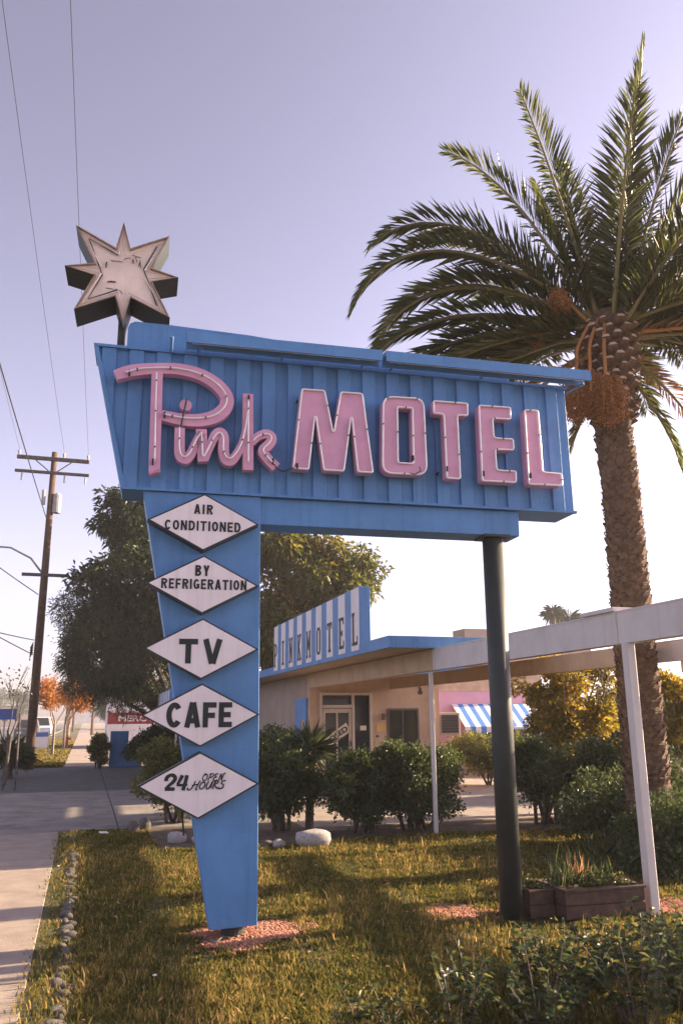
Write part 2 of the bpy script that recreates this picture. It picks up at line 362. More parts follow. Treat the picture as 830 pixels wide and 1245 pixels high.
# cabinet with a slanted left end
m = MB(); m.prism([(LT, TOP), (RT, TOP), (RT, BOT), (LB, BOT)], 0.03, DEP)
cab = m.build('cabinet', 'blue', S, bevel=.006)
m = MB().prism([(LT - .012, TOP + .012), (RT + .006, TOP + .012), (RT + .006, TOP - .012), (LT - .006, TOP - .012)], -.012, DEP + .01)
m.build('top_flashing', 'blue_side', S)
m = MB().prism([(LB - .004, BOT + .018), (RT + .004, BOT + .018), (RT + .004, BOT - .003), (LB - .006, BOT - .003)], -.010, .028)
m.build('bottom_flashing', 'blue', S)
# raised vertical boards
xl = lambda z: LT + (LB - LT) * (TOP - z) / (TOP - BOT)
pitch = .2265; x = LT + .06
while x < RT - .02:
    a, b = x, min(x + .116, RT - .004); za, zb = TOP - .013, BOT + .019
    pa = [(max(a, xl(za) + .004), za), (max(b, xl(za) + .006), za), (max(b, xl(zb) + .006), zb), (max(a, xl(zb) + .004), zb)]
    zc = None
    if a < LB:      # boards cut off by the slanted end
        zc = max(BOT + .02, TOP - (a - LT) / (LB - LT) * (TOP - BOT)) if a > LT else TOP - .02
        zd = max(BOT + .02, TOP - (b - LT) / (LB - LT) * (TOP - BOT)) if b > LT else TOP - .02
        pa = [(a, za), (b, za), (b, zd), (a, min(zc, za - .01))]
    MB().prism(pa, .003, .03).build('board', 'blue', S, bevel=.003)
    x += pitch
# left-hand edge strip of the cabinet
m = MB().prism([(LT - .004, TOP - .012), (LT + .03, TOP - .012), (LB + .03, BOT + .019), (LB - .004, BOT + .019)], -.007, .03)
m.build('edge_strip', 'blue_side', S)
# back board and lamp troughs along the top
bb = [(-3.232, 4.68), (-3.232, 4.885), (-3.215, 4.925), (-3.175, 4.948), (-2.9, 4.948), (-2.2, 4.925), (-1.47, 4.87), (-1.02, 4.83), (.31, 4.785), (.31, 4.68)]
MB().prism(bb, .06, .115).build('back_board', 'blue', S, bevel=.006)
for a, b in ((-2.74, -1.04), (-1.005, 1.0)):
    tr = MB()
    prof = [(-.245, 4.752), (-.12, 4.772), (-.10, 4.74), (-.11, 4.652), (-.125, 4.65), (-.124, 4.725), (-.225, 4.712), (-.238, 4.648), (-.252, 4.65)]   # bent sheet-metal trough, open below
    tr.prism([(p, q) for p, q in prof], a, b, axis='x')
    t_ = tr.build('lamp_trough', 'blue_side', S)
    MB().tube([(a + .05, -.18, 4.688), (b - .05, -.18, 4.688)], .017, 8).build('lamp_tube', 'tube', t_)
    for q in range(3):
        xx = a + .12 + (b - a - .24) * q / 2
        MB().tube([(xx, -.14, 4.70), (xx - .02, .06, 4.66)], .010, 6).build('bracket', 'blue_side', t_)
MB().tube([(-2.86, -.02, 4.66), (-2.86, -.1, 4.76)], .016, 6).build('conduit_stub', 'blue_side', S)
MB().tube([(.97, -.16, 4.655), (.86, -.01, 4.60)], .010, 6).build('bracket', 'blue_side', S)
# beam and pillar
MB().box(-2.06, .31, .045, .33, 3.185, 3.4165).build('beam', 'blue', S, bevel=.005)
pl = [(-3.03, 3.4165), (-2.062, 3.4165), (-2.032, .10), (-2.385, .085)]
MB().prism(pl, .022, .322).build('pillar', 'blue_side', S, bevel=.005)
MB().prism([(-2.60, .74), (-2.625, .95), (-2.612, .95), (-2.587, .74)], .09, .13).build('access_slot', 'black', S)
MB().tube([(-2.2, .17, -.1), (-2.2, .17, .2)], .09, 16).build('footing_pipe', 'steel', S, smooth=False)
MB().tube([(.06, .12, -.1), (.075, .12, 3.184)], .094, 24).build('steel_post', 'steel', S, smooth=True)
MB().box(-.05, .2, .0, .25, 3.165, 3.186).build('post_cap_plate', 'steel', S)

def inset(poly, d):
    n = len(poly); out = []; A = sum(poly[i][0] * poly[(i + 1) % n][1] - poly[(i + 1) % n][0] * poly[i][1] for i in range(n)); sg = 1 if A > 0 else -1
    for i in range(n):
        p0, p, p2 = Vector(poly[i - 1]), Vector(poly[i]), Vector(poly[(i + 1) % n])
        e1, e2 = (p - p0).normalized(), (p2 - p).normalized(); n1, n2 = Vector((-e1.y, e1.x)) * sg, Vector((-e2.y, e2.x)) * sg
        k = max(.35, 1 + n1.dot(n2)); q = p + (n1 + n2) * (d / k); out.append((q.x, q.y))
    return out
def rounded(poly, r, n=5):
    out = []
    for i in range(len(poly)):
        p0, p, p2 = Vector(poly[i - 1]), Vector(poly[i]), Vector(poly[(i + 1) % len(poly)])
        a = p + (p0 - p).normalized() * r; b = p + (p2 - p).normalized() * r
        for q in range(n + 1):
            t = q / n; v_ = a * (1 - t) ** 2 + p * 2 * t * (1 - t) + b * t * t; out.append((v_.x, v_.y))
    return out
FR, BK = -.122, -.042
def neon(parent, path, closed, r=.0082, y=FR - .018, brk=True):
    pts = [(a, y, b) for a, b in path]
    o_ = MB().tube(pts, r, 6, closed=closed).build('neon_tube', 'tube', parent, smooth=True)
    k = len(pts); cl = MB(); acc = .17
    for i in range(k if closed else k - 1):
        p = Vector(pts[i]); q = Vector(pts[(i + 1) % k]); l = (q - p).length; acc += l
        if acc > .27:
            acc = 0; f = random.uniform(.3, .7); mx_, mz_ = p.x + (q.x - p.x) * f, p.z + (q.z - p.z) * f
            cl.box(mx_ - .006, mx_ + .006, y - .010, FR + .002, mz_ - .006, mz_ + .006)
    cl.build('tube_clip', 'edge', parent)['kind'] = 'stuff'
    return o_
def standoffs(parent, pts):
    s_ = MB()
    for a, b in pts: s_.tube([(a, BK, b), (a, .002, b)], .012, 6)
    s_.build('standoff', 'edge', parent)
ML = [(-1.82, 3.634), (-1.746, 4.367), (-1.537, 4.370), (-1.464, 3.989), (-1.399, 4.370), (-1.197, 4.372), (-1.112, 3.64), (-1.255, 3.638), (-1.302, 4.14), (-1.371, 3.638), (-1.553, 3.636), (-1.623, 4.124), (-1.678, 3.634)]
TL = [(-.545, 4.362), (-.209, 4.364), (-.212, 4.237), (-.313, 4.234), (-.311, 3.634), (-.447, 3.632), (-.45, 4.233), (-.546, 4.233)]
EL = [(-.108, 4.356), (.21, 4.360), (.208, 4.236), (.029, 4.232), (.03, 4.05), (.219, 4.053), (.218, 3.94), (.037, 3.933), (.041, 3.746), (.226, 3.748), (.222, 3.632), (-.114, 3.628)]
LL = [(.343, 4.349), (.488, 4.352), (.492, 3.754), (.68, 3.75), (.676, 3.63), (.336, 3.624)]
def channel_letter(poly, nm, r=.022):
    rp = rounded(poly, r, 3)
    g = MB().prism(rp, FR, BK)
    o_ = g.build('letter', 'pink', S); o_['label'] = 'pink block letter %s outlined by a pale neon tube' % nm
    neon(o_, inset(rp, .006), True)
    cx = sum(p[0] for p in poly) / len(poly); zs = [p[1] for p in poly]
    xs = [poly[0][0] + .06, poly[0][0] + .06]
    standoffs(o_, [(xs[0], min(zs) + .08), (xs[1], max(zs) - .08)])
    return o_
channel_letter(ML, 'M'); channel_letter(TL, 'T'); channel_letter(EL, 'E'); channel_letter(LL, 'L')
# the O, with its hole
Oo = rounded([(-1.014, 4.364), (-.628, 4.374), (-.622, 3.650), (-1.036, 3.642)], .10, 8); Oi = rounded([(-.875, 4.261), (-.747, 4.264), (-.754, 3.757), (-.882, 3.757)], .012, 8)
g = MB(); n_ = len(Oo)
for i in range(n_):
    j = (i + 1) % n_; a, b, c, d = Oo[i], Oo[j], Oi[j], Oi[i]
    P = lambda p, y_: (p[0], y_, p[1])
    g.add([P(a, FR), P(b, FR), P(c, FR), P(d, FR)], [(0, 1, 2, 3)]); g.add([P(a, BK), P(b, BK), P(c, BK), P(d, BK)], [(3, 2, 1, 0)])
    g.add([P(a, FR), P(b, FR), P(b, BK), P(a, BK)], [(0, 1, 2, 3)]); g.add([P(d, FR), P(c, FR), P(c, BK), P(d, BK)], [(0, 1, 2, 3)])
o_ = g.build('letter', 'pink', S); o_['label'] = 'pink block letter O outlined by a pale neon tube'
neon(o_, inset(Oo, .006), True); neon(o_, inset(Oi, -.008), True); standoffs(o_, [(-.96, 3.75), (-.96, 4.25)])
# script "Pink": strokes, each a little in front of the last
def script_letter(nm, strokes, tubes, dots=()):
    g = MB(); k = 0
    for pts, w in strokes:
        cp = [tuple(p) for p in (catmull([Vector(p) for p in pts], 7) if len(pts) > 2 else [Vector(p) for p in pts])]
        ws = [w] * len(cp) if not isinstance(w, (list, tuple)) else list(np.interp(np.linspace(0, 1, len(cp)), np.linspace(0, 1, len(w)), w))
        g.ribbon(cp, ws, FR - .0016 * k, BK + .0016 * k); k += 1
    for (cx, cz, r) in dots:
        g.prism([(cx + r * math.cos(t * math.pi / 10), cz + r * math.sin(t * math.pi / 10)) for t in range(20)], FR - .0016 * k, BK); k += 1
    o_ = g.build('letter', 'pink', S); o_['label'] = 'pink script letter %s with a pale neon tube' % nm
    for t in tubes:
        cp = [tuple(p) for p in (catmull([Vector(p) for p in t], 6) if len(t) > 2 else [Vector(p) for p in t])]
        neon(o_, cp, False, .0072, FR - .026)
    return o_
W_ = .092
script_letter('P', [([(-2.966, 4.41), (-2.958, 4.007), (-2.950, 3.60), (-2.942, 3.535)], [W_, W_, W_, .09]),
                    ([(-3.30, 4.352), (-3.215, 4.392), (-3.12, 4.42), (-2.966, 4.446), (-2.791, 4.456), (-2.612, 4.424), (-2.47, 4.346), (-2.386, 4.242), (-2.395, 4.142), (-2.481, 4.056), (-2.617, 4.012), (-2.773, 4.011), (-2.916, 4.035)], [.085, .10, .10, .095, .10, .105, .11, .112, .115, .115, .11, .10, .085])],
              [[(-2.972, 4.40), (-2.962, 4.007), (-2.950, 3.62)], [(-3.22, 4.375), (-3.12, 4.415), (-2.966, 4.441), (-2.791, 4.45), (-2.612, 4.418), (-2.47, 4.342), (-2.392, 4.242), (-2.400, 4.146), (-2.481, 4.062), (-2.617, 4.020), (-2.773, 4.018), (-2.89, 4.035)]])
script_letter('i', [([(-2.762, 3.935), (-2.757, 3.76), (-2.745, 3.695), (-2.707, 3.668), (-2.664, 3.715), (-2.622, 3.825), (-2.578, 3.905)], [.082, .085, .088, .085, .078, .07, .075])],
              [[(-2.765, 3.93), (-2.760, 3.76), (-2.742, 3.695), (-2.707, 3.680), (-2.668, 3.725), (-2.628, 3.83), (-2.583, 3.90)]], dots=[(-2.722, 4.137, .05)])
script_letter('n', [([(-2.585, 3.935), (-2.576, 3.80), (-2.562, 3.655)], [.09, .086, .085]),
                    ([(-2.555, 3.67), (-2.512, 3.791), (-2.467, 3.895), (-2.428, 3.918), (-2.400, 3.875), (-2.397, 3.76), (-2.374, 3.685), (-2.323, 3.685), (-2.257, 3.80), (-2.216, 3.95), (-2.196, 4.12)], [.07, .07, .08, .085, .085, .088, .088, .08, .07, .06, .05])],
              [[(-2.585, 3.90), (-2.577, 3.80), (-2.562, 3.69), (-2.515, 3.79), (-2.467, 3.888), (-2.430, 3.905), (-2.405, 3.865), (-2.400, 3.76), (-2.374, 3.70), (-2.328, 3.70), (-2.265, 3.80), (-2.226, 3.95), (-2.205, 4.12)]])
script_letter('k', [([(-2.204, 4.285), (-2.198, 3.962), (-2.190, 3.605)], [.088, .09, .088]),
                    ([(-2.165, 3.845), (-2.115, 3.905), (-2.045, 3.935), (-1.998, 3.908), (-2.010, 3.853), (-2.068, 3.785), (-2.028, 3.715), (-1.955, 3.645)], [.06, .07, .08, .085, .085, .085, .085, .09])],
              [[(-2.204, 4.22), (-2.199, 3.96), (-2.193, 3.66)], [(-2.155, 3.86), (-2.115, 3.90), (-2.045, 3.926), (-2.004, 3.905), (-2.015, 3.856), (-2.070, 3.785), (-2.032, 3.722), (-1.975, 3.665)]])
MB().tube([tuple((a, FR - .03, b)) for a, b in [(-1.99, 3.68), (-1.955, 3.62), (-1.90, 3.60), (-1.81, 3.64)]], .006, 5).build('jumper_wire', 'edge', S)
MB().tube([(-.70, FR - .03, 3.72), (-.69, FR - .04, 3.68), (-.74, FR - .03, 3.65), (-.79, FR - .02, 3.66)], .005, 5).build('jumper_wire', 'edge', S)
MB().tube([(-2.715, FR - .02, 4.19), (-2.735, FR - .03, 4.06), (-2.755, FR - .02, 3.93)], .008, 5).build('tube_support', 'edge', S)
for (a, b) in [(-2.965, 3.62), (-3.19, 4.375), (-2.89, 4.03), (-2.2, 4.24), (-1.985, 3.69), (-1.78, 3.66), (-.44, 3.72), (-.095, 3.70), (.36, 3.71), (-.75, 3.80)]:
    MB().box(a - .007, a + .007, FR - .03, FR + .01, b - .024, b + .024).build('electrode_cap', 'black', S)
# five diamond panels
DI = [(-2.537, 3.147, .449, .238), (-2.527, 2.637, .446, .235), (-2.518, 2.130, .447, .237), (-2.507, 1.628, .452, .237), (-2.505, 1.116, .455, .241)]
def poly_lettering(nm, strokes, x0, x1, z0, z1, y, parent, shear=0.0):
    """painted lettering from strokes in a unit box: (points, widths as a share of the height)"""
    g = MB(); W2, H2 = x1 - x0, z1 - z0; k = 0
    for pts, w in strokes:
        P2 = [Vector((x0 + (p[0] + shear * p[1]) * W2, z0 + p[1] * H2)) for p in pts]
        cp = catmull(P2, 6) if len(P2) > 2 else P2
        ww = [w] * len(cp) if not isinstance(w, (list, tuple)) else list(np.interp(np.linspace(0, 1, len(cp)), np.linspace(0, 1, len(w)), w))
        g.ribbon([tuple(p) for p in cp], [q * H2 for q in ww], y - .0006 * k, y + .004); k += 1
    return g.build(nm, 'black', parent)
dpan = []
for (cx, cz, hw, hh) in DI:
    dp = [(cx, cz + hh), (cx + hw, cz), (cx, cz - hh), (cx - hw, cz)]
    o_ = MB().prism(dp, -.10, .021).build('diamond_panel', 'edge', S); dpan.append(o_)
    MB().prism(inset(dp, .0125), -.1035, -.099).build('panel_face', 'white_panel', o_)
YF = -.1065
def arc(cx, cy, rx, ry, a0, a1, n=14): return [(cx + rx * math.cos(R(a0 + (a1 - a0) * k / n)), cy + ry * math.sin(R(a0 + (a1 - a0) * k / n))) for k in range(n + 1)]
def glyph(ch, w, h, t):
    """strokes (centre lines) of a plain bold sans capital in a w by h box with stroke width t"""
    a, b, c, d = t / 2, w - t / 2, t / 2, h - t / 2; m_ = h / 2
    if ch == 'I': return [[(w / 2, 0), (w / 2, h)]]
    if ch == 'T': return [[(w / 2, 0), (w / 2, h - t * .5)], [(0, d), (w, d)]]
    if ch == 'L': return [[(a, 0), (a, h)], [(0, c), (w, c)]]
    if ch == 'E': return [[(a, 0), (a, h)], [(t * .5, d), (w, d)], [(t * .5, m_), (w * .9, m_)], [(t * .5, c), (w, c)]]
    if ch == 'F': return [[(a, 0), (a, h)], [(t * .5, d), (w, d)], [(t * .5, m_ - t * .1), (w * .9, m_ - t * .1)]]
    if ch == 'V': return [[(a * .9, h), (w / 2 - t * .08, 0)], [(w - a * .9, h), (w / 2 + t * .08, 0)]]
    if ch == 'A': return [[(a * .9, 0), (w / 2 - t * .08, h)], [(w - a * .9, 0), (w / 2 + t * .08, h)], [(w * .24, h * .27), (w * .76, h * .27)]]
    if ch == 'Y': return [[(a * .9, h), (w / 2, h * .42)], [(w - a * .9, h), (w / 2, h * .42)], [(w / 2, 0), (w / 2, h * .5)]]
    if ch == 'N': return [[(a, 0), (a, h)], [(b, 0), (b, h)], [(a + t * .1, h - t * .1), (b - t * .1, t * .1)]]
    if ch == 'O': return [arc(w / 2, m_, w / 2 - a, m_ - a, 0, 362, 30)]
    if ch == 'C': return [arc(w / 2, m_, w / 2 - a, m_ - a, 38, 322, 26)]
    if ch == 'G': return [arc(w / 2, m_, w / 2 - a, m_ - a, 42, 335, 26), [(w * .52, m_ - t * .35), (w, m_ - t * .35)], [(b, m_ - t * .1), (b, h * .1)]]
    if ch == 'D': return [[(a, 0), (a, h)], [(t * .5, d)] + arc(w * .45, m_, w * .55 - a, m_ - a, 90, -90, 18) + [(t * .5, c)]]
    if ch == 'R': return [[(a, 0), (a, h)], [(t * .5, d)] + arc(w * .55, h * .73, w * .45 - a, h * .27 - a, 90, -90, 12) + [(t * .5, h * .46 + a)], [(w * .5, h * .5), (w - a * .9, 0)]]
    if ch == 'B': return [[(a, 0), (a, h)], [(t * .5, d)] + arc(w * .55, h * .755, w * .42 - a, h * .245 - a, 90, -90, 12) + [(t * .5, h * .51 + a)], [(t * .5, h * .52 - a * .2)] + arc(w * .55, h * .27, w * .45 - a, h * .27 - a, 90, -90, 12) + [(t * .5, c)]]
def gothic(txt, x0, x1, z0, z1, i, t=.2, gap=.22, narrow=.34):
    h = z1 - z0; t *= h; rel = [narrow if c == 'I' else (.86 if c in 'EFL' else 1.0) for c in txt]; gp = gap * t * 2
    unitw = (x1 - x0 - gp * (len(txt) - 1)) / sum(rel); x = x0; g = MB(); k = 0
    for c, r_ in zip(txt, rel):
        w = unitw * r_
        for st_ in glyph(c, w, h, t): g.ribbon([(x + p, z0 + q) for p, q in st_], t if c != 'N' or st_[0][0] == st_[1][0] else t * .9, YF - .0003 * (k % 7), YF + .003); k += 1
        x += w + gp
    return g.build('lettering', 'black', dpan[i])
gothic('AIR', -2.618, -2.468, 3.212, 3.292, 0, .20, .55); gothic('CONDITIONED', -2.846, -2.240, 3.072, 3.153, 0, .19, .42)
gothic('BY', -2.592, -2.480, 2.703, 2.790, 1, .20, .45); gothic('REFRIGERATION', -2.852, -2.181, 2.597, 2.677, 1, .19, .40)
gothic('T', -2.695, -2.550, 2.015, 2.205, 2, .23); gothic('V', -2.510, -2.362, 2.015, 2.205, 2, .23); gothic('CAFE', -2.768, -2.272, 1.535, 1.722, 3, .215, .22)
for i, lb in enumerate(['white diamond panel lettered AIR CONDITIONED', 'white diamond panel lettered BY REFRIGERATION', 'white diamond panel lettered TV', 'white diamond panel lettered CAFE', 'white diamond panel lettered 24 HOURS OPEN']): dpan[i]['label'] = lb
# "24" brush lettering and the small script beside it
poly_lettering('lettering', [([(.03, .62), (.02, .80), (.14, .98), (.32, .98), (.42, .80), (.36, .58), (.18, .34), (.02, .12)], [.26, .26, .22, .24, .26, .24, .20, .16]), ([(0, .09), (.25, .11), (.46, .09)], [.2, .24, .2]),
    ([(.74, .98), (.66, .70), (.56, .40)], [.26, .22, .18]), ([(.52, .36), (.78, .34), (1.02, .36)], [.17, .17, .14]), ([(.95, .98), (.91, .5), (.84, .0)], [.24, .24, .26])], -2.757, -2.598, 1.083, 1.193, YF, dpan[4], .06)
sw = .155
OPEN = [([(.16, .95), (.02, .7), (.02, .25), (.12, .02), (.21, .3), (.2, .75), (.1, .97), (.02, .9)], sw), ([(.36, .95), (.33, .5), (.30, 0)], sw), ([(.28, .9), (.42, 1), (.50, .8), (.45, .52), (.34, .46)], sw),
        ([(.72, .9), (.62, .95), (.58, .72), (.66, .55), (.57, .40), (.56, .1), (.66, .0), (.75, .12)], sw), ([(.82, 0), (.84, .5), (.86, .95)], sw), ([(.86, .95), (.92, .45), (.96, .02)], sw), ([(.96, .02), (.98, .5), (1.0, .95), (1.06, 1.02)], sw)]
poly_lettering('lettering', OPEN, -2.487, -2.335, 1.146, 1.198, YF, dpan[4], .10)
HOURS = [([(.02, .2), (.0, .02), (.07, -.06), (.13, .3), (.16, .98)], sw), ([(.10, .45), (.2, .55), (.26, .58)], sw), ([(.29, 1.0), (.25, .4), (.23, .0), (.28, -.04)], sw),
         ([(.42, .85), (.34, .7), (.32, .25), (.38, .0), (.45, .3), (.44, .72), (.38, .88)], sw), ([(.53, .9), (.50, .35), (.54, .0), (.60, .2), (.64, .9), (.63, .1)], sw),
         ([(.72, .9), (.70, .4), (.69, 0)], sw), ([(.68, .85), (.76, .95), (.80, .75), (.72, .5), (.78, .2), (.83, .0)], sw), ([(1.0, .95), (.92, .9), (.90, .65), (.97, .42), (.96, .1), (.88, .0), (.84, .2)], sw)]
poly_lettering('lettering', HOURS, -2.592, -2.322, 1.088, 1.148, YF, dpan[4], .06)
# star on its stem
st = [(-3.321, 5.868), (-3.250, 5.615), (-2.920, 5.785), (-3.062, 5.447), (-2.828, 5.383), (-3.050, 5.313), (-2.885, 4.985), (-3.222, 5.138), (-3.274, 4.900), (-3.353, 5.136), (-3.680, 4.976), (-3.538, 5.315), (-3.784, 5.375), (-3.544, 5.433), (-3.720, 5.780), (-3.374, 5.604)]
g = MB(); ns = len(st); si = inset(st, .010)
for i in range(ns):     # a sheet-metal can: outer wall, rim, inner wall
    j = (i + 1) % ns; P = lambda p, y_: (p[0], y_, p[1])
    g.add([P(st[i], .0), P(st[j], .0), P(st[j], .34), P(st[i], .34)], [(0, 1, 2, 3)], 0)
    g.add([P(st[i], .0), P(st[j], .0), P(si[j], .0), P(si[i], .0)], [(0, 1, 2, 3)], 1)
    g.add([P(si[i], .0), P(si[j], .0), P(si[j], .03), P(si[i], .03)], [(0, 1, 2, 3)], 1)
g.add([(p[0], .34, p[1]) for p in st], [tuple(reversed(range(ns)))], 0)
star = g.build('star', ['star_side', 'rust'], S); star['label'] = 'weathered eight-pointed star with dark sides'
MB().prism(inset(st, .009), .03, .04).build('star_face', 'star_face', star)
o_ = MB().tube([(a, .012, b) for a, b in inset(st, .042)], .0065, 5, closed=True).build('neon_tube', 'tube', star)
big = [st[i] for i in range(ns)]
cx, cz = -3.30, 5.38
inner = [(cx + (a - cx) * .60, cz + (b - cz) * .60) for a, b in st]
MB().tube([(a, .015, b) for a, b in [(cx + (p[0] - cx) * .72, cz + (p[1] - cz) * .72) for p in (st[2], st[3], st[6])]], .006, 5).build('neon_tube', 'edge', star)
MB().tube([(a, .015, b) for a, b in [(cx + (p[0] - cx) * .72, cz + (p[1] - cz) * .72) for p in (st[15], st[14], st[11], st[10], st[9])]], .006, 5).build('neon_tube', 'edge', star)
for i in range(11):     # broken tube stubs and burnt electrode holes
    a, b = cx + random.uniform(-.2, .2), cz + random.uniform(-.17, .17); t2 = random.uniform(0, 6.3); l2 = random.uniform(.02, .09)
    MB().tube([(a, .026, b), (a + l2 * math.cos(t2), .016, b + l2 * math.sin(t2) * .5), (a + l2 * 1.3 * math.cos(t2), .02, b + l2 * math.sin(t2))], random.choice([.003, .004, .006]), 5).build('broken_tube', 'steel', star)
MB().tube([(-3.287, .17, 4.66), (-3.287, .17, 5.10)], .034, 12).build('star_stem', 'steel', S, smooth=True)

# ================================================================== CARPORT FRAME
cp = thing('carport_frame', 'white steel carport frame of long beams on slim posts beside the palm', 'carport frame', (4.7, 6.3, 0))
def L_(x): return x - 4.7
def ibeam(x, y0, y1, z0, z1, w, mm, nm='beam'):
    g = MB(); h = .014; a, b = y0 - 6.3, y1 - 6.3; X = L_(x)
    g.box(X - w / 2, X + w / 2, a, b, z0, z0 + h).box(X - w / 2, X + w / 2, a, b, z1 - h, z1).box(X - w / 2 + .006, X + w / 2 - .006, a + .004, b - .004, z0 + h, z1 - h)
    o_ = g.build(nm, mm, cp); return o_
b1 = ibeam(4.7, .6, 6.42, 2.235, 2.535, .12, 'white'); ibeam(4.7, 6.435, 10.66, 2.235, 2.535, .12, 'white'); ibeam(4.7, 10.67, 17.55, 2.235, 2.532, .12, 'cream')  # far length under the roof: cream tone stands in for soffit shading
MB().box(-.066, .066, .10, .155, 2.232, 2.538).build('splice_plate', 'white', cp); MB().box(-.066, .066, 4.30, 4.35, 2.232, 2.536).build('splice_plate', 'white', cp)
MB().box(-.09, .30, .10, .62, 2.5365, 2.575).build('cap_plate', 'white', cp, bevel=.004)
ibeam(6.62, 3.2, 8.9, 2.215, 2.455, .11, 'white'); ibeam(6.62, 8.91, 17.55, 2.215, 2.455, .11, 'cream'); ibeam(8.58, 3.6, 10.3, 2.215, 2.455, .11, 'cream')
MB().box(L_(6.555) - .012, L_(6.555), 4.95, 5.75, 2.27, 2.39).build('small_sign', 'cream', cp)
def post(x, y, h, w, mm='white'):
    g = MB(); X, Y = L_(x), y - 6.3; g.box(X - w / 2, X + w / 2, Y - w / 2, Y + w / 2, -.12, h)
    return g.build('post', mm, cp, bevel=.01)
post(4.66, 6.29, 2.232, .088); post(4.74, 10.98, 2.232, .055); post(4.66, 1.5, 2.232, .088)
post(6.62, 7.22, 2.212, .20); post(8.58, 4.2, 2.212, .12); post(8.58, 10.1, 2.212, .12)

# ================================================================== OFFICE
of = thing('motel_office', 'low cream motel office with a blue roof edge behind the hedge', 'building', (4.7, 17.6, 0))
def ob(x0, x1, y0, y1, z0, z1, nm, mm, bevel=0, parent=None): return MB().box(x0 - 4.7, x1 - 4.7, y0 - 17.6, y1 - 17.6, z0, z1).build(nm, mm, parent or of, bevel=bevel)
# roof slab: soffit and blue edge boards
ob(4.0, 6.58, 10.63, 17.3, 2.545, 2.66, 'roof_slab', 'cream'); ob(4.0, 8.4, 17.31, 34, 2.545, 2.66, 'roof_slab', 'cream')
ob(3.95, 3.995, 10.58, 34.0, 2.535, 2.70, 'fascia_board', 'blue', .004); ob(4.0, 6.62, 10.58, 10.625, 2.535, 2.70, 'fascia_board', 'blue', .004); ob(6.585, 6.63, 10.63, 17.3, 2.535, 2.70, 'fascia_board', 'blue', .004); ob(6.635, 8.45, 17.26, 17.305, 2.535, 2.70, 'fascia_board', 'blue', .004)
ob(3.996, 6.6, 10.64, 33.9, 2.662, 2.685, 'roofing', 'roof_dark')
for yy in (12.2, 14.0, 15.8): ob(4.02, 6.56, yy, yy + .02, 2.538, 2.546, 'soffit_batten', 'trim')
# walls with openings
DX0, DX1, WX0, WX1, EX = 4.92, 6.14, 6.50, 7.26, 7.78
ob(4.7, DX0, 17.6, 17.8, -.1, 2.54, 'wall', 'stucco'); ob(DX0, DX1, 17.6, 17.8, 2.14, 2.54, 'wall', 'stucco'); ob(DX1, WX0, 17.6, 17.8, -.1, 2.54, 'wall', 'stucco')
ob(WX0, WX1, 17.6, 17.8, 1.79, 2.54, 'wall', 'stucco'); ob(WX0, WX1, 17.6, 17.8, -.1, .78, 'wall', 'stucco'); ob(WX1, EX, 17.6, 17.8, -.1, 2.54, 'wall', 'stucco')
ob(4.7, 4.9, 17.801, 33.5, -.1, 2.54, 'wall', 'stucco_shaded'); ob(EX - .2, EX, 17.801, 33.5, -.1, 2.54, 'wall', 'stucco'); ob(4.9, EX - .2, 33.3, 33.5, -.1, 2.54, 'wall', 'stucco'); ob(4.9, EX - .2, 22.0, 22.1, -.05, 2.5, 'inner_wall', 'pinkwall'); ob(4.9, EX - .2, 17.8, 22, -.05, -.02, 'inner_floor', 'bronze')
# entrance: frame, transom, door, sidelight
en = ob(DX0, DX0 + .06, 17.55, 17.66, -.05, 2.14, 'entrance', 'trim')
for a in [(DX1 - .06, DX1, 17.55, 17.66, -.05, 2.14), (DX0 + .062, DX1 - .062, 17.55, 17.66, 2.08, 2.138), (5.66, 5.72, 17.552, 17.66, -.05, 2.078), (DX0 + .062, 5.658, 17.552, 17.66, 1.80, 1.87)]: ob(*a, 'frame', 'trim', .004, en)
ob(DX0 + .062, 5.658, 17.6, 17.61, 1.872, 2.078, 'pane', 'glass', 0, en); ob(5.722, DX1 - .062, 17.6, 17.61, .0, 2.078, 'pane', 'glass', 0, en)
for a in [(4.99, 5.05, 0, 1.79), (5.59, 5.65, 0, 1.79), (5.30, 5.335, .4, 1.70)]: ob(a[0], a[1], 17.57, 17.62, a[2], a[3], 'door_stile', 'trim', .003, en)
ob(5.051, 5.589, 17.57, 17.62, 1.70, 1.79, 'door_rail', 'trim', .003, en); ob(5.051, 5.589, 17.57, 17.62, 0, .38, 'door_rail', 'trim', .003, en); ob(5.051, 5.589, 17.60, 17.606, .38, 1.70, 'pane', 'glass', 0, en)
ob(5.60, 5.63, 17.53, 17.57, .98, 1.1, 'handle', 'bronze', 0, en)
ob(5.86, 6.0, 17.588, 17.597, 1.32, 1.42, 'paper_notice', 'paper', 0, en)
# CLOSED board leaning inside the door pane
cl = thing('closed_sign', 'tilted cream board reading CLOSED in the office door', 'sign', (4.98, 17.592, .90)); cl.rotation_euler = (0, R(-33), 0)
MB().box(-.02, .78, .0, .004, -.02, .19).build('board', 'paper', cl); text_obj('lettering', 'CLOSED', .03, .74, .03, .15, -.003, 'black', cl, .04)
# window
wn = ob(WX0, WX0 + .045, 17.57, 17.68, .78, 1.79, 'window', 'bronze')
for a in [(WX1 - .045, WX1, .78, 1.79), (WX0 + .046, WX1 - .046, 1.745, 1.789), (WX0 + .046, WX1 - .046, .781, .83), (6.86, 6.885, .83, 1.745)]: ob(a[0], a[1], 17.575, 17.68, a[2], a[3], 'frame', 'bronze', 0, wn)
ob(WX0 + .046, WX1 - .046, 17.62, 17.63, .83, 1.745, 'pane', 'glass', 0, wn)
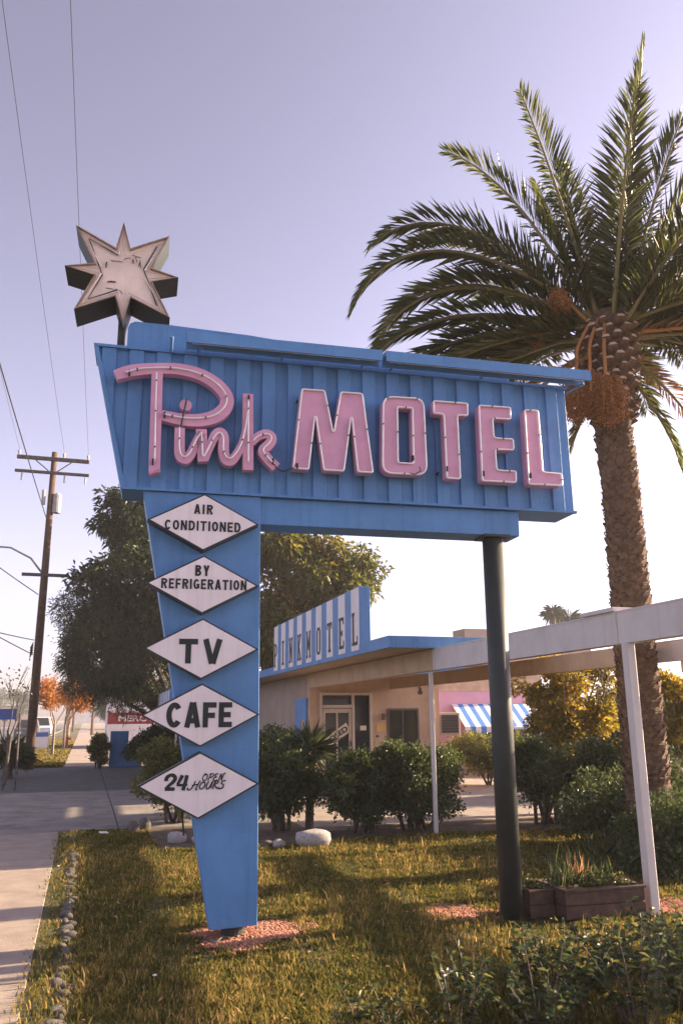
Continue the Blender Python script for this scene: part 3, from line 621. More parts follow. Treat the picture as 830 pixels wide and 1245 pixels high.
# side wall: blue door panel and a poster
sd = ob(4.655, 4.699, 17.75, 18.75, -.05, 2.02, 'side_door', 'blue', .004); ob(4.645, 4.654, 17.85, 18.1, 1.2, 1.55, 'poster', 'notice', 0, sd)
# wall fittings
ob(6.37, 6.44, 17.50, 17.599, 1.54, 1.68, 'wall_lamp', 'bronze', .012); ob(6.24, 6.46, 17.585, 17.599, 1.28, 1.45, 'notice_board', 'notice', .002); ob(6.22, 6.29, 17.57, 17.599, 1.17, 1.21, 'mail_slot', 'bronze', 0)
MB().tube([(7.30 - 4.7, -.005, 2.26), (7.28 - 4.7, -.14, 2.22)], .02, 8).tube([(7.285 - 4.7, -.09, 2.22), (7.25 - 4.7, -.17, 2.13)], [.025, .06], 10).build('flood_lamp', 'bronze', of)
MB().tube([(7.60 - 4.7, -.04, .0), (7.60 - 4.7, -.04, 2.3), (7.60 - 4.7, -.01, 2.42)], .028, 10).build('downspout', 'trim', of)
ac = ob(7.79, 8.30, 17.62, 18.15, 1.19, 1.69, 'air_conditioner', 'trim', .01); ac['label'] = 'boxy cream window air conditioner'
ob(7.84, 8.25, 17.600, 17.618, 1.24, 1.64, 'grille', 'bronze', 0, ac)
for k in range(6): ob(7.845, 8.245, 17.592, 17.599, 1.26 + k * .062, 1.275 + k * .062, 'louvre', 'steel', 0, ac)

# ================================================================== ROOF SIGN with stripes (local x runs along the face towards the camera)
SLAB = dict(
    P=[((.18, 0), (.18, 1), .22), ((.0, .04), (.42, .04), 'h'), ((.0, .96), (.5, .96), 'h'), ((.5, .96), (.82, .84), .12), ((.82, .9), (.82, .58), .20), ((.82, .60), (.5, .47), .12), ((.2, .49), (.55, .49), 'h')],
    I=[((.5, 0), (.5, 1), .24), ((.2, .04), (.8, .04), 'h'), ((.2, .96), (.8, .96), 'h')],
    N=[((.2, 0), (.2, 1), .18), ((.8, 0), (.8, 1), .18), ((.2, .98), (.8, .02), .2), ((.02, .04), (.4, .04), 'h'), ((.6, .96), (.98, .96), 'h'), ((.02, .96), (.3, .96), 'h')],
    K=[((.2, 0), (.2, 1), .22), ((.28, .42), (.8, .98), .16), ((.4, .52), (.84, .02), .18), ((.02, .04), (.42, .04), 'h'), ((.02, .96), (.42, .96), 'h'), ((.62, .04), (1, .04), 'h'), ((.6, .96), (.98, .96), 'h')],
    M=[((.14, 0), (.14, 1), .17), ((.86, 0), (.86, 1), .17), ((.16, .98), (.5, .3), .16), ((.84, .98), (.5, .3), .16), ((.0, .04), (.3, .04), 'h'), ((.7, .04), (1, .04), 'h'), ((.0, .96), (.2, .96), 'h'), ((.8, .96), (1, .96), 'h')],
    O=[((.18, .12), (.18, .88), .22), ((.82, .12), (.82, .88), .22), ((.18, .93), (.82, .93), 'h'), ((.18, .07), (.82, .07), 'h')],
    T=[((.5, 0), (.5, 1), .24), ((.24, .04), (.76, .04), 'h'), ((.0, .95), (1, .95), 'h'), ((.05, .96), (.05, .78), .10), ((.95, .96), (.95, .78), .10)],
    E=[((.2, 0), (.2, 1), .24), ((.0, .04), (.9, .04), 'h'), ((.0, .96), (.88, .96), 'h'), ((.2, .5), (.62, .5), 'h'), ((.9, .04), (.9, .24), .10), ((.88, .96), (.88, .78), .10), ((.62, .4), (.62, .6), .10)],
    L=[((.22, 0), (.22, 1), .24), ((.0, .04), (.92, .04), 'h'), ((.0, .96), (.46, .96), 'h'), ((.92, .02), (.92, .26), .10)])
rs = thing('roof_sign', 'striped blue and white roof sign lettered PINKMOTEL on the office', 'sign', (3.945, 17.85, 0), R(-90))
MB().box(0, 6.0, .006, .19, 2.575, 3.585).build('backing', 'blue', rs, bevel=.004)
wst, gap = .375, .328
for i, ch in enumerate('PINKMOTEL'):
    x0 = .0 + i * (wst + gap) + .004
    so = MB().box(x0, x0 + wst, -.004, .006, 2.605, 3.568).build('stripe', 'stripe_white', rs)
    g = MB(); lx0, lw, lz0, lh = x0 + .045, wst - .09, 2.69, .50
    for k, (a, b, w) in enumerate(SLAB[ch]):
        A = (lx0 + a[0] * lw, lz0 + a[1] * lh); B = (lx0 + b[0] * lw, lz0 + b[1] * lh)
        g.ribbon([A, B], .052 if w == 'h' else w * 1.2 * lw, -.009 - .0004 * k, -.003)
    g.build('letter', 'black', so)

# far wing of the motel, striped panel end
fw = thing('striped_awning', 'small blue and white striped awning on posts left of the sign pillar', 'awning', (2.3, 24.2, 0))
MB().prism([(0, 1.92), (0, 2.44), (4.4, 2.40), (4.4, 1.92)], 0, .5, axis='x').build('canopy', 'stripe_blue', fw)
for k in range(8): MB().box(-.009, -.002, .06 + k * .55, .06 + k * .55 + .29, 1.94, 2.40).build('stripe', 'stripe_white', fw)
for yy in (.2, 4.1): MB().tube([(.25, yy, -.1), (.25, yy, 1.92)], .03, 8).build('post', 'white', fw)

# ================================================================== PINK BUILDING with awning
pk = thing('pink_building', 'pink building with tan siding under its eaves across the parking lot', 'building', (10.4, 25, 0))
def pb(x0, x1, y0, y1, z0, z1, nm, mm, parent=None, bevel=0): return MB().box(x0 - 10.4, x1 - 10.4, y0 - 25, y1 - 25, z0, z1).build(nm, mm, parent or pk, bevel=bevel)
pb(8.0, 14.86, 25, 32, -.1, 2.42, 'wall', 'pinkwall')
for k in range(5): MB().prism([(-.03, 2.42 + k * .15), (-.012, 2.57 + k * .15), (.1, 2.57 + k * .15), (.1, 2.42 + k * .15)], 8.0 - 10.4, 14.88 - 10.4, axis='x').build('siding_board', 'siding', pk)
pb(7.9, 15.0, 25.1, 32.2, 3.175, 3.3, 'roof', 'roof_dark'); pb(13.05, 14.0, 27, 28, 3.3, 4.72, 'chimney_block', 'far2'); pb(14.3, 19, 28, 33, 3.3, 4.55, 'upper_storey', 'far2'); pb(14.2, 19.1, 27.9, 33.1, 4.56, 4.66, 'upper_roof', 'roof_dark')
pb(12.0, 14.4, 24.96, 24.99, .5, 1.95, 'window', 'glass')
aw = MB().prism([(-.02, 1.99), (-.95, 1.28), (-.95, 1.26), (-.02, 1.97)], 11.5 - 10.4, 14.66 - 10.4, axis='x').build('awning', 'stripe_white', pk)
nst = 17; wS = (14.66 - 11.5) / nst
for k in range(nst):
    mm = 'stripe_blue' if k % 2 else 'stripe_white'; xa = 11.5 - 10.4 + k * wS
    MB().prism([(-.024, 1.997), (-.957, 1.286), (-.957, 1.281), (-.024, 1.992)], xa, xa + wS, axis='x').build('stripe', mm, aw)
    MB().prism([(-.958, 1.283), (-.966, 1.10), (-.962, 1.10), (-.954, 1.281)], xa, xa + wS, axis='x').build('valance', mm, aw)
MB().prism([(0, 1.97), (-.94, 1.26), (-.94, 1.1), (0, 1.1)], 14.665 - 10.4, 14.67 - 10.4, axis='x').build('awning_end', 'rust', aw)
pb(14.9, 15.8, 24.1, 24.9, 1.12, 1.2, 'side_awning_rail', 'stripe_blue', aw)

# ================================================================== LEFT BACKGROUND
bw = thing('blue_block_wall', 'low bright blue stepped wall at the edge of the driveway', 'wall', (.92, 30.6, 0))
MB().box(0, .62, 0, .2, -.1, 1.20).box(.62, 1.1, .003, .2, -.1, .62).build('wall', 'blue', bw, bevel=.01)
rsn = thing('red_banner_sign', 'red sign with white lettering behind the blue wall', 'sign', (1.0, 41, 0))
MB().box(0.05, 2.2, 0, .06, 1.38, 1.92).build('panel', 'red', rsn); MB().box(.05, 2.2, 0, .06, .8, 1.36).build('lower_panel', 'stripe_white', rsn); text_obj('lettering', 'MERC I', .55, 2.1, 1.50, 1.78, -.004, 'stripe_white', rsn, .02)
for xx in (.1, 2.1): MB().box(xx, xx + .06, .061, .12, -.1, 1.95).build('post', 'grey_metal', rsn)
wb = thing('white_shed', 'white building wall glimpsed through the dark tree', 'building', (1.3, 50, 0)); MB().box(0, 9, 0, 6, -.1, 3.2).build('wall', 'stripe_white', wb); MB().box(-.2, 9.2, -.2, 6.2, 3.21, 3.4).build('roof', 'roof_dark', wb)

# utility pole
up = thing('utility_pole', 'tall brown wooden utility pole with two crossarms and a transformer', 'utility pole', (-1.7, 30.4, 0))
MB().tube([(0, 0, -.2), (0.0, 0, 4), (0, 0, 11.25)], [.16, .145, .10], 12).build('pole', 'pole', up, smooth=True)
for z, w, hgt in ((10.86, 1.27, .13), (10.35, 1.30, .10)):
    MB().box(-w, w * .98, -.26 if z > 10.5 else -.24, -.13, z, z + hgt).build('crossarm', 'arm', up, bevel=.01)
for xx in (-1.2, .35, 1.2): MB().tube([(xx, -.2, 10.99), (xx, -.2, 11.08), (xx, -.2, 11.16), (xx, -.2, 11.2)], [.015, .05, .05, .02], 8).build('insulator', 'grey_metal', up)
for xx in (-1.05, .42, 1.15): MB().tube([(xx, -.2, 10.35), (xx, -.2, 10.05)], .03, 8).build('insulator', 'grey_metal', up)
for sx in (-1, 1): MB().tube([(0, -.15, 10.35), (sx * .62, -.2, 10.84)], .02, 6).build('brace', 'arm', up)
MB().tube([(.22, -.05, 8.9), (.22, -.05, 8.93), (.22, -.05, 9.6), (.22, -.05, 9.68)], [.05, .15, .15, .06], 12).build('transformer', 'grey_metal', up, smooth=False)
MB().tube([(-.25, -.1, 9.2), (-.25, -.1, 9.75)], .07, 8).build('transformer', 'grey_metal', up)
MB().box(-.75, .85, -.22, -.13, 6.55, 6.66).build('lower_crossarm', 'arm', up)
MB().tube([(-.1, -.1, 6.7), (-.5, -.1, 7.2), (-1.2, -.1, 7.55), (-2.4, -.1, 7.6)], .035, 8).build('lamp_arm', 'grey_metal', up, smooth=True)
MB().box(-2.95, -2.35, -.2, 0, 7.54, 7.66).build('lamp_head', 'grey_metal', up, bevel=.02)
for k in range(5): MB().tube([(-.17, -.08 - .02 * k, 3.9 + .08 * k), (-.26, -.08, 3.7 + .08 * k)], .02, 5).build('cable_clamp', 'wire', up)
# wires
def wire(a, b, sag, r, label, n=18):
    a, b = Vector(a), Vector(b); pts = []
    for i in range(n + 1):
        t = i / n; p = a.lerp(b, t); p.z -= sag * 4 * t * (1 - t); pts.append(p)
    o_ = MB().tube([tuple(p - a) for p in pts], r, 5).build('power_line', 'wire', None, smooth=True); o_.location = a; tag(o_, label, 'cable', 'overhead wires to the utility pole'); return o_
LW = 'thin overhead wire running to the top crossarm of the utility pole'
for xx, dx in ((-1.2, .4), (.35, -.8), (1.2, -.8)): wire((-1.7 + xx, 30.2, 11.2), (-1.7 + xx * 1.05 + dx, -22, 11.6), .55, .005, LW)
LW2 = 'thick dark overhead cable sloping to the middle of the utility pole'
wire((-1.8, 30.2, 8.7), (-3.1, -22, 10.2), .5, .015, LW2)
wire((-1.85, 30.2, 5.9), (-6.8, 4, 7.4), .25, .017, LW2); wire((-1.85, 30.2, 4.3), (-7.4, 4, 4.6), .35, .016, LW2); wire((-1.85, 30.2, 3.8), (-6.6, 6, 5.9), .2, .016, LW2)

# ================================================================== PALM
CAMR = Vector((math.cos(R(-17.26)), math.sin(R(-17.26)), 0)); FWD = Vector((math.sin(R(17.26)), math.cos(R(17.26)), 0)); UP = Vector((0, 0, 1))
pm = thing('date_palm', 'tall date palm with arching fronds and orange fruit bunches beside the carport', 'palm tree', (6.34, 8.2, 0))
B0 = Vector((6.34, 8.2, 0))
tp = [Vector(p) - B0 for p in [(6.21, 8.29, -.15), (6.225, 8.28, .95), (6.226, 8.28, 2.07), (6.232, 8.275, 3.2), (6.24, 8.27, 4.3), (6.222, 8.285, 5.1), (6.245, 8.265, 5.75), (6.27, 8.25, 6.25), (6.28, 8.24, 6.75)]]
tpath = catmull(tp, 8); tr = [.262, .240, .228, .218, .212, .21, .26, .33, .22]
trr = list(np.interp(np.linspace(0, len(tr) - 1, len(tpath)), range(len(tr)), tr))
trk = MB().tube([tuple(p) for p in tpath], [r + .012 * math.sin(i * 2.1) for i, r in enumerate(trr)], 22).build('trunk', 'palm_trunk', pm, smooth=True)
def trunk_at(z):
    for i in range(len(tpath) - 1):
        if tpath[i].z <= z <= tpath[i + 1].z:
            t = (z - tpath[i].z) / (tpath[i + 1].z - tpath[i].z); return tpath[i].lerp(tpath[i + 1], t), trr[i] * (1 - t) + trr[i + 1] * t
    return tpath[-1], trr[-1]
# ragged old leaf bases ringed round the lower trunk: too many to count singly
Vv, Ff = [], []
z = .05; ring = 0
while z < 5.35:
    c, r = trunk_at(z); n = 13
    for k in range(n):
        a = 2 * math.pi * (k + .5 * (ring % 2)) / n + random.uniform(-.12, .12); hw = .075 * random.uniform(.8, 1.25); o = random.uniform(.012, .042); hgt = random.uniform(.05, .10)
        d = Vector((math.cos(a), math.sin(a), 0)); s = Vector((-math.sin(a), math.cos(a), 0)); b = len(Vv)
        zz = random.uniform(-.02, .02); cc = Vector((c.x, c.y, z + zz))
        Vv += [tuple(cc + d * (r - .01) - s * hw), tuple(cc + d * (r - .01) + s * hw), tuple(cc + d * (r + o) + s * hw * .5 + UP * hgt), tuple(cc + d * (r + o * 1.1) - s * hw * .4 + UP * (hgt * random.uniform(.7, 1.2))), tuple(cc + d * (r - .03) + UP * (hgt * 1.1))]
        Ff += [(b, b + 1, b + 2, b + 3), (b + 3, b + 2, b + 4, b + 4)]
    z += .062; ring += 1
g = MB(); g.v = Vv; g.f = [f if f[2] != f[3] else f[:3] for f in Ff]; g.m = [0] * len(Ff)
o_ = g.build('trunk_scales', 'palm_scale', pm); o_['kind'] = 'stuff'
# cut leaf bases of the upper trunk, one by one
me_b = MB()
me_b.add([(-.06, 0, -.03), (.06, 0, -.03), (.045, 0, .05), (-.045, 0, .05), (-.052, .13, .035), (.052, .13, .035), (.026, .12, .075), (-.026, .12, .075)], [(0, 1, 5, 4), (1, 2, 6, 5), (2, 3, 7, 6), (3, 0, 4, 7)], 0)
me_b.add([(-.052, .13, .035), (.052, .13, .035), (.026, .12, .075), (-.026, .12, .075)], [(0, 1, 2, 3)], 1)
boot0 = me_b.build('leaf_base', ['palm_scale', 'palm_boot_end'], pm); k = 0; nb = 150
for k in range(nb):
    z = 5.22 + 1.35 * k / nb; a = k * 2.39996; c, r = trunk_at(z); b = boot0 if k == 0 else inst(boot0, pm)
    b.location = (c.x + (r - .03) * math.cos(a), c.y + (r - .03) * math.sin(a), z); b.rotation_euler = (R(random.uniform(-4, 14)), R(random.uniform(-6, 6)), a - math.pi / 2); sc_ = random.uniform(.85, 1.15); b.scale = (sc_, sc_ * random.uniform(.8, 1.2), sc_)
HUB = Vector((6.28, 8.24, 6.62)) - B0
def frond(alpha, beta, length, droop, width=.48, mat_='frond', start=None, n=84, twist=0.0, vbase=.5, stalk='rachis'):
    """alpha: angle in the picture plane (deg, 0 = right, 90 = up); beta: tilt away from the camera"""
    a, b = R(alpha), R(beta); d = (CAMR * math.cos(a) + UP * math.sin(a)) * math.cos(b) + FWD * math.sin(b); d.normalize()
    hz = Vector((d.x, d.y, 0)); hz = hz.normalized() if hz.length > .05 else CAMR.copy()
    c0 = Vector((HUB.x, HUB.y, start if start is not None else HUB.z - random.uniform(0, .25)))
    p = c0 + hz * .14; N = 30; ds = length / N; pts = [p.copy()]; dirs = [d.copy()]
    for i in range(N):
        t = (i + 1) / N; d = (d + Vector((0, 0, -1)) * droop * ds * (.25 + 1.9 * t * t)).normalized(); p = p + d * ds; pts.append(p.copy()); dirs.append(d.copy())
    # leaflets
    P, D, Ln, Sd = [], [], [], []
    tt = np.linspace(.10, 1.0, n)
    for i, t in enumerate(tt):
        f = t * N; i0 = min(int(f), N - 1); q = pts[i0].lerp(pts[i0 + 1], f - i0); dd = dirs[i0].lerp(dirs[i0 + 1], f - i0).normalized()
        sv = dd.cross(UP); sv = sv.normalized() if sv.length > .08 else dd.cross(FWD).normalized()
        if twist: sv = (Matrix.Rotation(twist * t, 3, dd) @ sv)
        nv = sv.cross(dd).normalized()
        ang = R(60 - 28 * t + random.uniform(-8, 8)); lift = R(30 - 16 * t + random.uniform(-14, 14))
        ll = width * (.30 + 1.0 * math.sin(math.pi * min(1, (t * .80 + .12)))) * random.uniform(.86, 1.1) * (1 if t < .93 else .8)
        for sgn in (-1, 1):
            o = sv * sgn * math.cos(lift) + nv * math.sin(lift); v = dd * math.cos(ang) + o * math.sin(ang) + Vector((0, 0, -.12)); P.append(tuple(q)); D.append(tuple(v)); Ln.append(ll); Sd.append(t)
    P, D, Ln = np.array(P), np.array(D), np.array(Ln); vr = np.clip(vbase + .25 * rng.normal(size=len(P)), 0, 1)
    fo = leaves('frond', P, D, Ln, .030, mat_, pm, fold=.35, up=.2, var=vr, droop=.10)
    MB().tube([tuple(q) for q in pts[::2]], [.028 * (1 - .85 * i / (N // 2)) + .005 for i in range(len(pts[::2]))], 6).build('rachis', stalk, fo, smooth=True)
    return fo
# fronds in view: angle, tilt, length, droop
FR_ = [(140, -6, 3.9, .66), (144, 5, 3.5, .72), (128, -4, 3.65, .58), (122, 8, 3.3, .50), (134, 14, 3.2, .6), (102, -3, 3.6, .14), (98, 14, 3.2, .08), (112, 2, 3.5, .34), (82, -3, 4.35, .05), (78, 12, 3.2, .12), (90, -28, 2.8, .18), (94, 6, 3.0, .1),
       (66, -6, 3.6, .20), (60, 12, 3.5, .25), (52, -12, 3.5, .28), (44, 4, 3.5, .30), (36, -10, 3.3, .32), (28, 10, 3.2, .32), (18, -16, 3.1, .34), (10, 6, 3.0, .30), (2, -8, 2.9, .25), (14, 26, 2.9, .4),
       (166, -5, 3.35, .44), (176, 8, 2.9, .36), (181, -4, 2.8, .28), (190, -6, 2.3, .2),
       (118, 34, 2.8, .3), (70, 36, 2.8, .3), (40, 40, 2.7, .4), (95, 48, 2.6, .3), (30, -44, 2.7, .45), (60, -48, 2.6, .35),
       (-8, 10, 2.4, .2), (195, 8, 2.0, .15), (6, -42, 2.4, .35), (128, 60, 2.5, .4), (50, 62, 2.5, .4), (20, 58, 2.4, .4), (75, -14, 2.8, .12)]
for (a, b, l, dr) in FR_: frond(a, b, l, dr, n=128, vbase=random.uniform(.3, .7))
# hanging older fronds by the trunk
frond(-62, -10, 1.55, .9, .26, 'frond', 5.95, 56, vbase=.8); frond(238, 14, 1.5, 1.0, .22, 'frond', 5.85, 56, vbase=.9); frond(215, 30, 1.2, .8, .2, 'dead_frond', 6.1, 40); frond(-30, 20, 1.9, .6, .26, 'dead_frond', 6.3, 50); frond(198, 12, 1.8, .3, .22, 'dead_frond', 6.2, 44, stalk='rachis_orange'); frond(-2, -20, 2.3, .22, .26, 'dead_frond', 6.45, 50, stalk='rachis_orange'); frond(206, -20, 1.3, .6, .2, 'dead_frond', 6.2, 40, stalk='rachis_orange')
# fruit bunches: bent stalk, drooping strands and many small dates
def bunch(cx, cy, cz, r, sx, dark=False):
    ctr = Vector((cx, cy, cz)) - B0; st0 = Vector((HUB.x + (ctr.x - HUB.x) * .45, HUB.y + (ctr.y - HUB.y) * .45, HUB.z - .02)); top = ctr + UP * r * .92
    pts = catmull([st0, st0.lerp(top, .3) + (ctr - HUB) * .25 + UP * .12, st0.lerp(top, .7) + (ctr - HUB) * .12, top], 6)
    n = 3000; d = unit(rng.normal(size=(n, 3))); rr = (.35 + .65 * rng.random(n) ** .45) * (1 + .10 * rng.normal(size=n)) * (1 + .10 * np.sin(d[:, 0] * 9 + d[:, 1] * 7))
    P = np.array(ctr) + d * rr[:, None] * np.array([r * sx, r * sx, r]); s = .0105
    # each date a small octahedron
    oc = np.array([[1, 0, 0], [-1, 0, 0], [0, 1, 0], [0, -1, 0], [0, 0, 1.4], [0, 0, -1.4]]) * s
    V = (P[:, None, :] + oc[None]).reshape(-1, 3); fb = np.array([[0, 2, 4], [2, 1, 4], [1, 3, 4], [3, 0, 4], [2, 0, 5], [1, 2, 5], [3, 1, 5], [0, 3, 5]])
    F = (np.arange(n)[:, None, None] * 6 + fb[None]).reshape(-1, 3)
    bo = quadmesh('fruit_bunch', V, F, 'dates', pm)
    MB().tube([tuple(p) for p in pts], [.022] * (len(pts) - 1) + [.018], 8).build('stalk', 'rachis_orange', bo, smooth=True)
    g = MB()
    for k in range(60):
        a = random.uniform(0, 6.283); e = random.uniform(.3, 1); ex = ctr + Vector((math.cos(a) * r * sx * e, math.sin(a) * r * sx * e, -r * random.uniform(.2, .95) * math.sqrt(max(.05, 1 - e * e * .8)))); mid = ctr + Vector((math.cos(a) * r * sx * e * .9, math.sin(a) * r * sx * e * .9, r * .35))
        g.tube([tuple(top), tuple(mid), tuple(ex)], .006, 4)
    g.build('strands', 'rachis_orange', bo)['kind'] = 'stuff'
bunch(5.90, 7.90, 5.36, .33, .74); bunch(5.60, 8.10, 5.42, .31, .74); bunch(5.74, 8.0, 5.50, .24, .9)
q3 = HUB + B0 - CAMR * .70 + UP * .16 - FWD * .2; bunch(q3.x, q3.y, q3.z, .24, .6); q4 = HUB + B0 + CAMR * .95 + UP * .34 - FWD * .1; bunch(q4.x, q4.y, q4.z, .26, 1.0); q5 = HUB + B0 - CAMR * 1.0 - UP * .12; bunch(q5.x, q5.y, q5.z, .2, .8)
# small distant palms over the carport beam
for (x, y, zt, rad, lab) in [(37.3, 60, 10.0, 1.15, 'far little fan palm with a thin crown beyond the carport beam'), (40.2, 62, 9.6, 1.6, 'far bushy palm beside the thin one beyond the carport beam')]:
    fp = thing('distant_palm', lab, 'palm tree', (x, y, 0)); MB().tube([(0, 0, -.1), (0, 0, zt)], [.3, .2], 8).build('trunk', 'bark', fp)
    n = 260; d = unit(rng.normal(size=(n, 3)) * np.array([1, 1, .8]) + np.array([0, 0, .25])); P = np.array([0, 0, zt]) + d * (rad * .35 * rng.random(n))[:, None]
    leaves('crown', P, d, rad * (.5 + .5 * rng.random(n)), .07, 'leaf_dark', fp, droop=.35)

# ================================================================== TREES AND SHRUBS
def branches(parent, base, ends, r0, matn='bark', trunk_h=None, name='trunk'):
    g = MB(); base = Vector(base); fork = base + Vector((0, 0, trunk_h))
    g.tube([tuple(base - UP * .1), tuple(base.lerp(fork, .5) + Vector((random.uniform(-.1, .1) * r0 * 5, 0, 0))), tuple(fork)], [r0, r0 * .85, r0 * .72], 9)
    for e in ends:
        e = Vector(e); mid = fork.lerp(e, .5) + Vector((random.uniform(-1, 1), random.uniform(-1, 1), random.uniform(0, 1))) * (e - fork).length * .13
        cv = catmull([fork, mid, e], 4); g.tube([tuple(p) for p in cv], [r0 * (.55 - .45 * i / (len(cv) - 1)) for i in range(len(cv))], 6)
    return g.build(name, matn, parent, smooth=True)
def make_tree(name, label, cat, base, clumps, n, L, W, leafm, r0, trunk_h, group=None, barkm='bark', shell=.4, droop=.25, var=None, twigs=0):
    t = thing(name, label, cat, (base[0], base[1], 0), 0, group)
    cl = [(c[0] - base[0], c[1] - base[1], *c[2:]) for c in clumps]
    branches(t, (0, 0, 0), [c[:3] for c in cl[:26]], r0, barkm, trunk_h)
    P, d, pk = blob_points(cl, n, shell); D = d * .8 + rng.normal(size=d.shape) * .6 + np.array([0, 0, -.15])
    # tone differs from clump to clump as well as from leaf to leaf
    cv = rng.random(len(cl)); v = np.clip(cv[pk] * .45 + .55 * rng.random(n), 0, 1) if var is None else np.clip(var(P) + .22 * rng.normal(size=n), 0, 1)
    leaves('crown', P, D, L * (.7 + .6 * rng.random(n)), W, leafm, t, droop=droop, up=.45, var=v)
    if twigs:
        g = MB()
        for k in range(twigs):
            i = random.randrange(len(P)); e = Vector(P[i]); c = Vector(cl[pk[i]][:3]); g.tube([tuple(c), tuple(c.lerp(e, .6) + Vector((random.uniform(-.05, .05),) * 3)), tuple(e)], [.012, .008, .004], 4)
        g.build('twigs', barkm, t)['kind'] = 'stuff'
    return t
def scatter(cx, cy, cz, rx, ry, rz, k, rr):
    out = []
    for i in range(k):
        d = Vector((random.gauss(0, 1), random.gauss(0, 1), random.gauss(0, 1))).normalized(); f = random.uniform(.35, 1) ** .6
        q = random.uniform(.75, 1.3) * rr; out.append((cx + d.x * rx * f, cy + d.y * ry * f, cz + d.z * rz * f, q * 1.1, q * 1.1, q * .8))
    return out
# large dark evergreen left of the pillar
cl = scatter(2.3, 29.6, 6.2, 2.7, 2.0, 3.0, 64, .56) + scatter(1.2, 29.2, 8.9, 1.5, 1.2, 1.4, 26, .36)
make_tree('evergreen_tree', 'large dark broadleaf evergreen tree standing behind the sign pillar', 'tree', (3.3, 30.2), cl, 27000, .23, .09, 'leaf_dark', .3, 2.6, shell=.35)
cl = scatter(.8, 28.6, 4.3, 1.5, 1.0, 1.8, 32, .58) + scatter(-.35, 28.6, 4.7, .75, .6, 1.7, 20, .38) + scatter(1.7, 28.6, 2.8, 1.5, .8, .9, 20, .55) + scatter(.2, 28.6, 3.3, 1.0, .6, 1.1, 14, .42)
make_tree('juniper_tree', 'dense dark juniper beside the utility pole', 'tree', (2.9, 28.6), cl, 44000, .13, .03, 'leaf_dark', .18, 1.3, shell=.25)
# golden-green tree to the right of the pillar, behind the roof sign
cl = scatter(6.2, 26, 5.6, 2.5, 2.0, 2.3, 60, .55) + scatter(7.7, 25, 6.0, 1.3, 1.0, 1.4, 26, .34)
make_tree('magnolia_tree', 'yellow-green leafy tree rising behind the striped roof sign', 'tree', (6.3, 26), cl, 22000, .22, .09, 'leaf_gold', .28, 2.4, shell=.35)
cl = scatter(9, 33, 4.2, 2.0, 1.6, 1.2, 14, .7)
# hedge shrubs
def shrub(label, cx, cy, rx, ry, h, n, leafm='leaf_hedge', L=.085, W=.042, group=None, k=14, z0=.25, top=None, stems=7, extra=0, name='shrub', loose=False):
    t = thing(name, label, 'shrub', (cx, cy, 0), 0, group); cl = []
    for i in range(k):
        a = random.uniform(0, 6.283); f = random.uniform(.2, .95); zz = random.uniform(z0 + .12 * h, h * .84); q = random.uniform(.15, .26) * (rx + ry) / 1.5 * (.72 if loose else 1); f *= 1 if not loose else random.uniform(.6, 1.25) * (1.15 - .5 * zz / h)
        cl.append((math.cos(a) * rx * f, math.sin(a) * ry * f, zz, q, q, q * .85))
    cl += [(0, 0, h * .5, rx * .66, ry * .66, h * .34)] if not loose else []
    g = MB()
    for i in range(stems):
        c = cl[i % len(cl)]; b = (random.uniform(-.3, .3) * rx, random.uniform(-.2, .2) * ry, -.05); g.tube([b, (b[0] * .6 + c[0] * .4 + random.uniform(-.06, .06), b[1] * .6 + c[1] * .4, c[2] * .55), c[:3]], [.03, .022, .008], 6)
    g.build('stems', 'bark', t, smooth=True)
    P, d, pk = blob_points(cl, n, .4); keep = P[:, 2] > z0 * (.4 + .6 * rng.random(n)); P, d, pk = P[keep], d[keep], pk[keep]
    D = d * .7 + rng.normal(size=d.shape) * .7 + np.array([0, 0, .15]); cv = rng.random(len(cl)); v = np.clip(cv[pk] * .4 + .6 * rng.random(len(P)), 0, 1)
    leaves('foliage', P, D, L * (.7 + .6 * rng.random(len(P))), W, leafm, t, droop=.1, up=.4, var=v)
    if extra:   # long shoots standing out of the outline
        g = MB()
        for i in range(extra):
            a = random.uniform(0, 6.283); b = (math.cos(a) * rx * .6, math.sin(a) * ry * .6, h * .6); e = (math.cos(a) * rx * random.uniform(.7, 1.2), math.sin(a) * ry, h * random.uniform(.9, 1.15)); g.tube([b, ((b[0] + e[0]) / 2 + random.uniform(-.1, .1), (b[1] + e[1]) / 2 + random.uniform(-.1, .1), (b[2] + e[2]) / 2 + .05), (e[0] + random.uniform(-.12, .12), e[1], e[2])], [.008, .006, .003], 4)
        g.build('shoots', 'bark_light', t)['kind'] = 'stuff'
    return t
shrub('wide glossy hedge shrub in front of the office window', 4.78, 11.6, .85, .5, 1.36, 17000, k=30, stems=9, L=.062, W=.034, z0=.10)
shrub('dark hedge shrub below the office door, beside the yucca', 3.85, 11.75, .68, .48, 1.24, 13000, k=26, L=.062, W=.034, z0=.12)
shrub('ragged dark shrub touching the right edge of the sign pillar', 2.95, 12.3, .70, .5, 1.42, 12000, k=24, z0=.16, L=.062, W=.034)
shrub('shrub with yellow flower tips just left of the sign pillar', 1.50, 13.9, .75, .6, 1.42, 13000, 'leaf_hedge2', k=24, z0=.08, L=.062, W=.034)
shrub('dark clipped shrub against the blue wall', 2.15, 27.0, .9, .7, 1.55, 9000, 'leaf_dark', k=18, L=.09, W=.045)
shrub('small leafy shrub at the left end of the blue wall', .55, 30.0, .42, .4, 1.25, 4500, 'leaf_hedge2', k=14, L=.08, W=.04, z0=.05)
shrub('glossy shrub growing right behind the dark steel post', 6.85, 11.65, .62, .5, 1.40, 11000, 'leaf_hedge', k=26, stems=10, z0=.34, L=.062, W=.034)
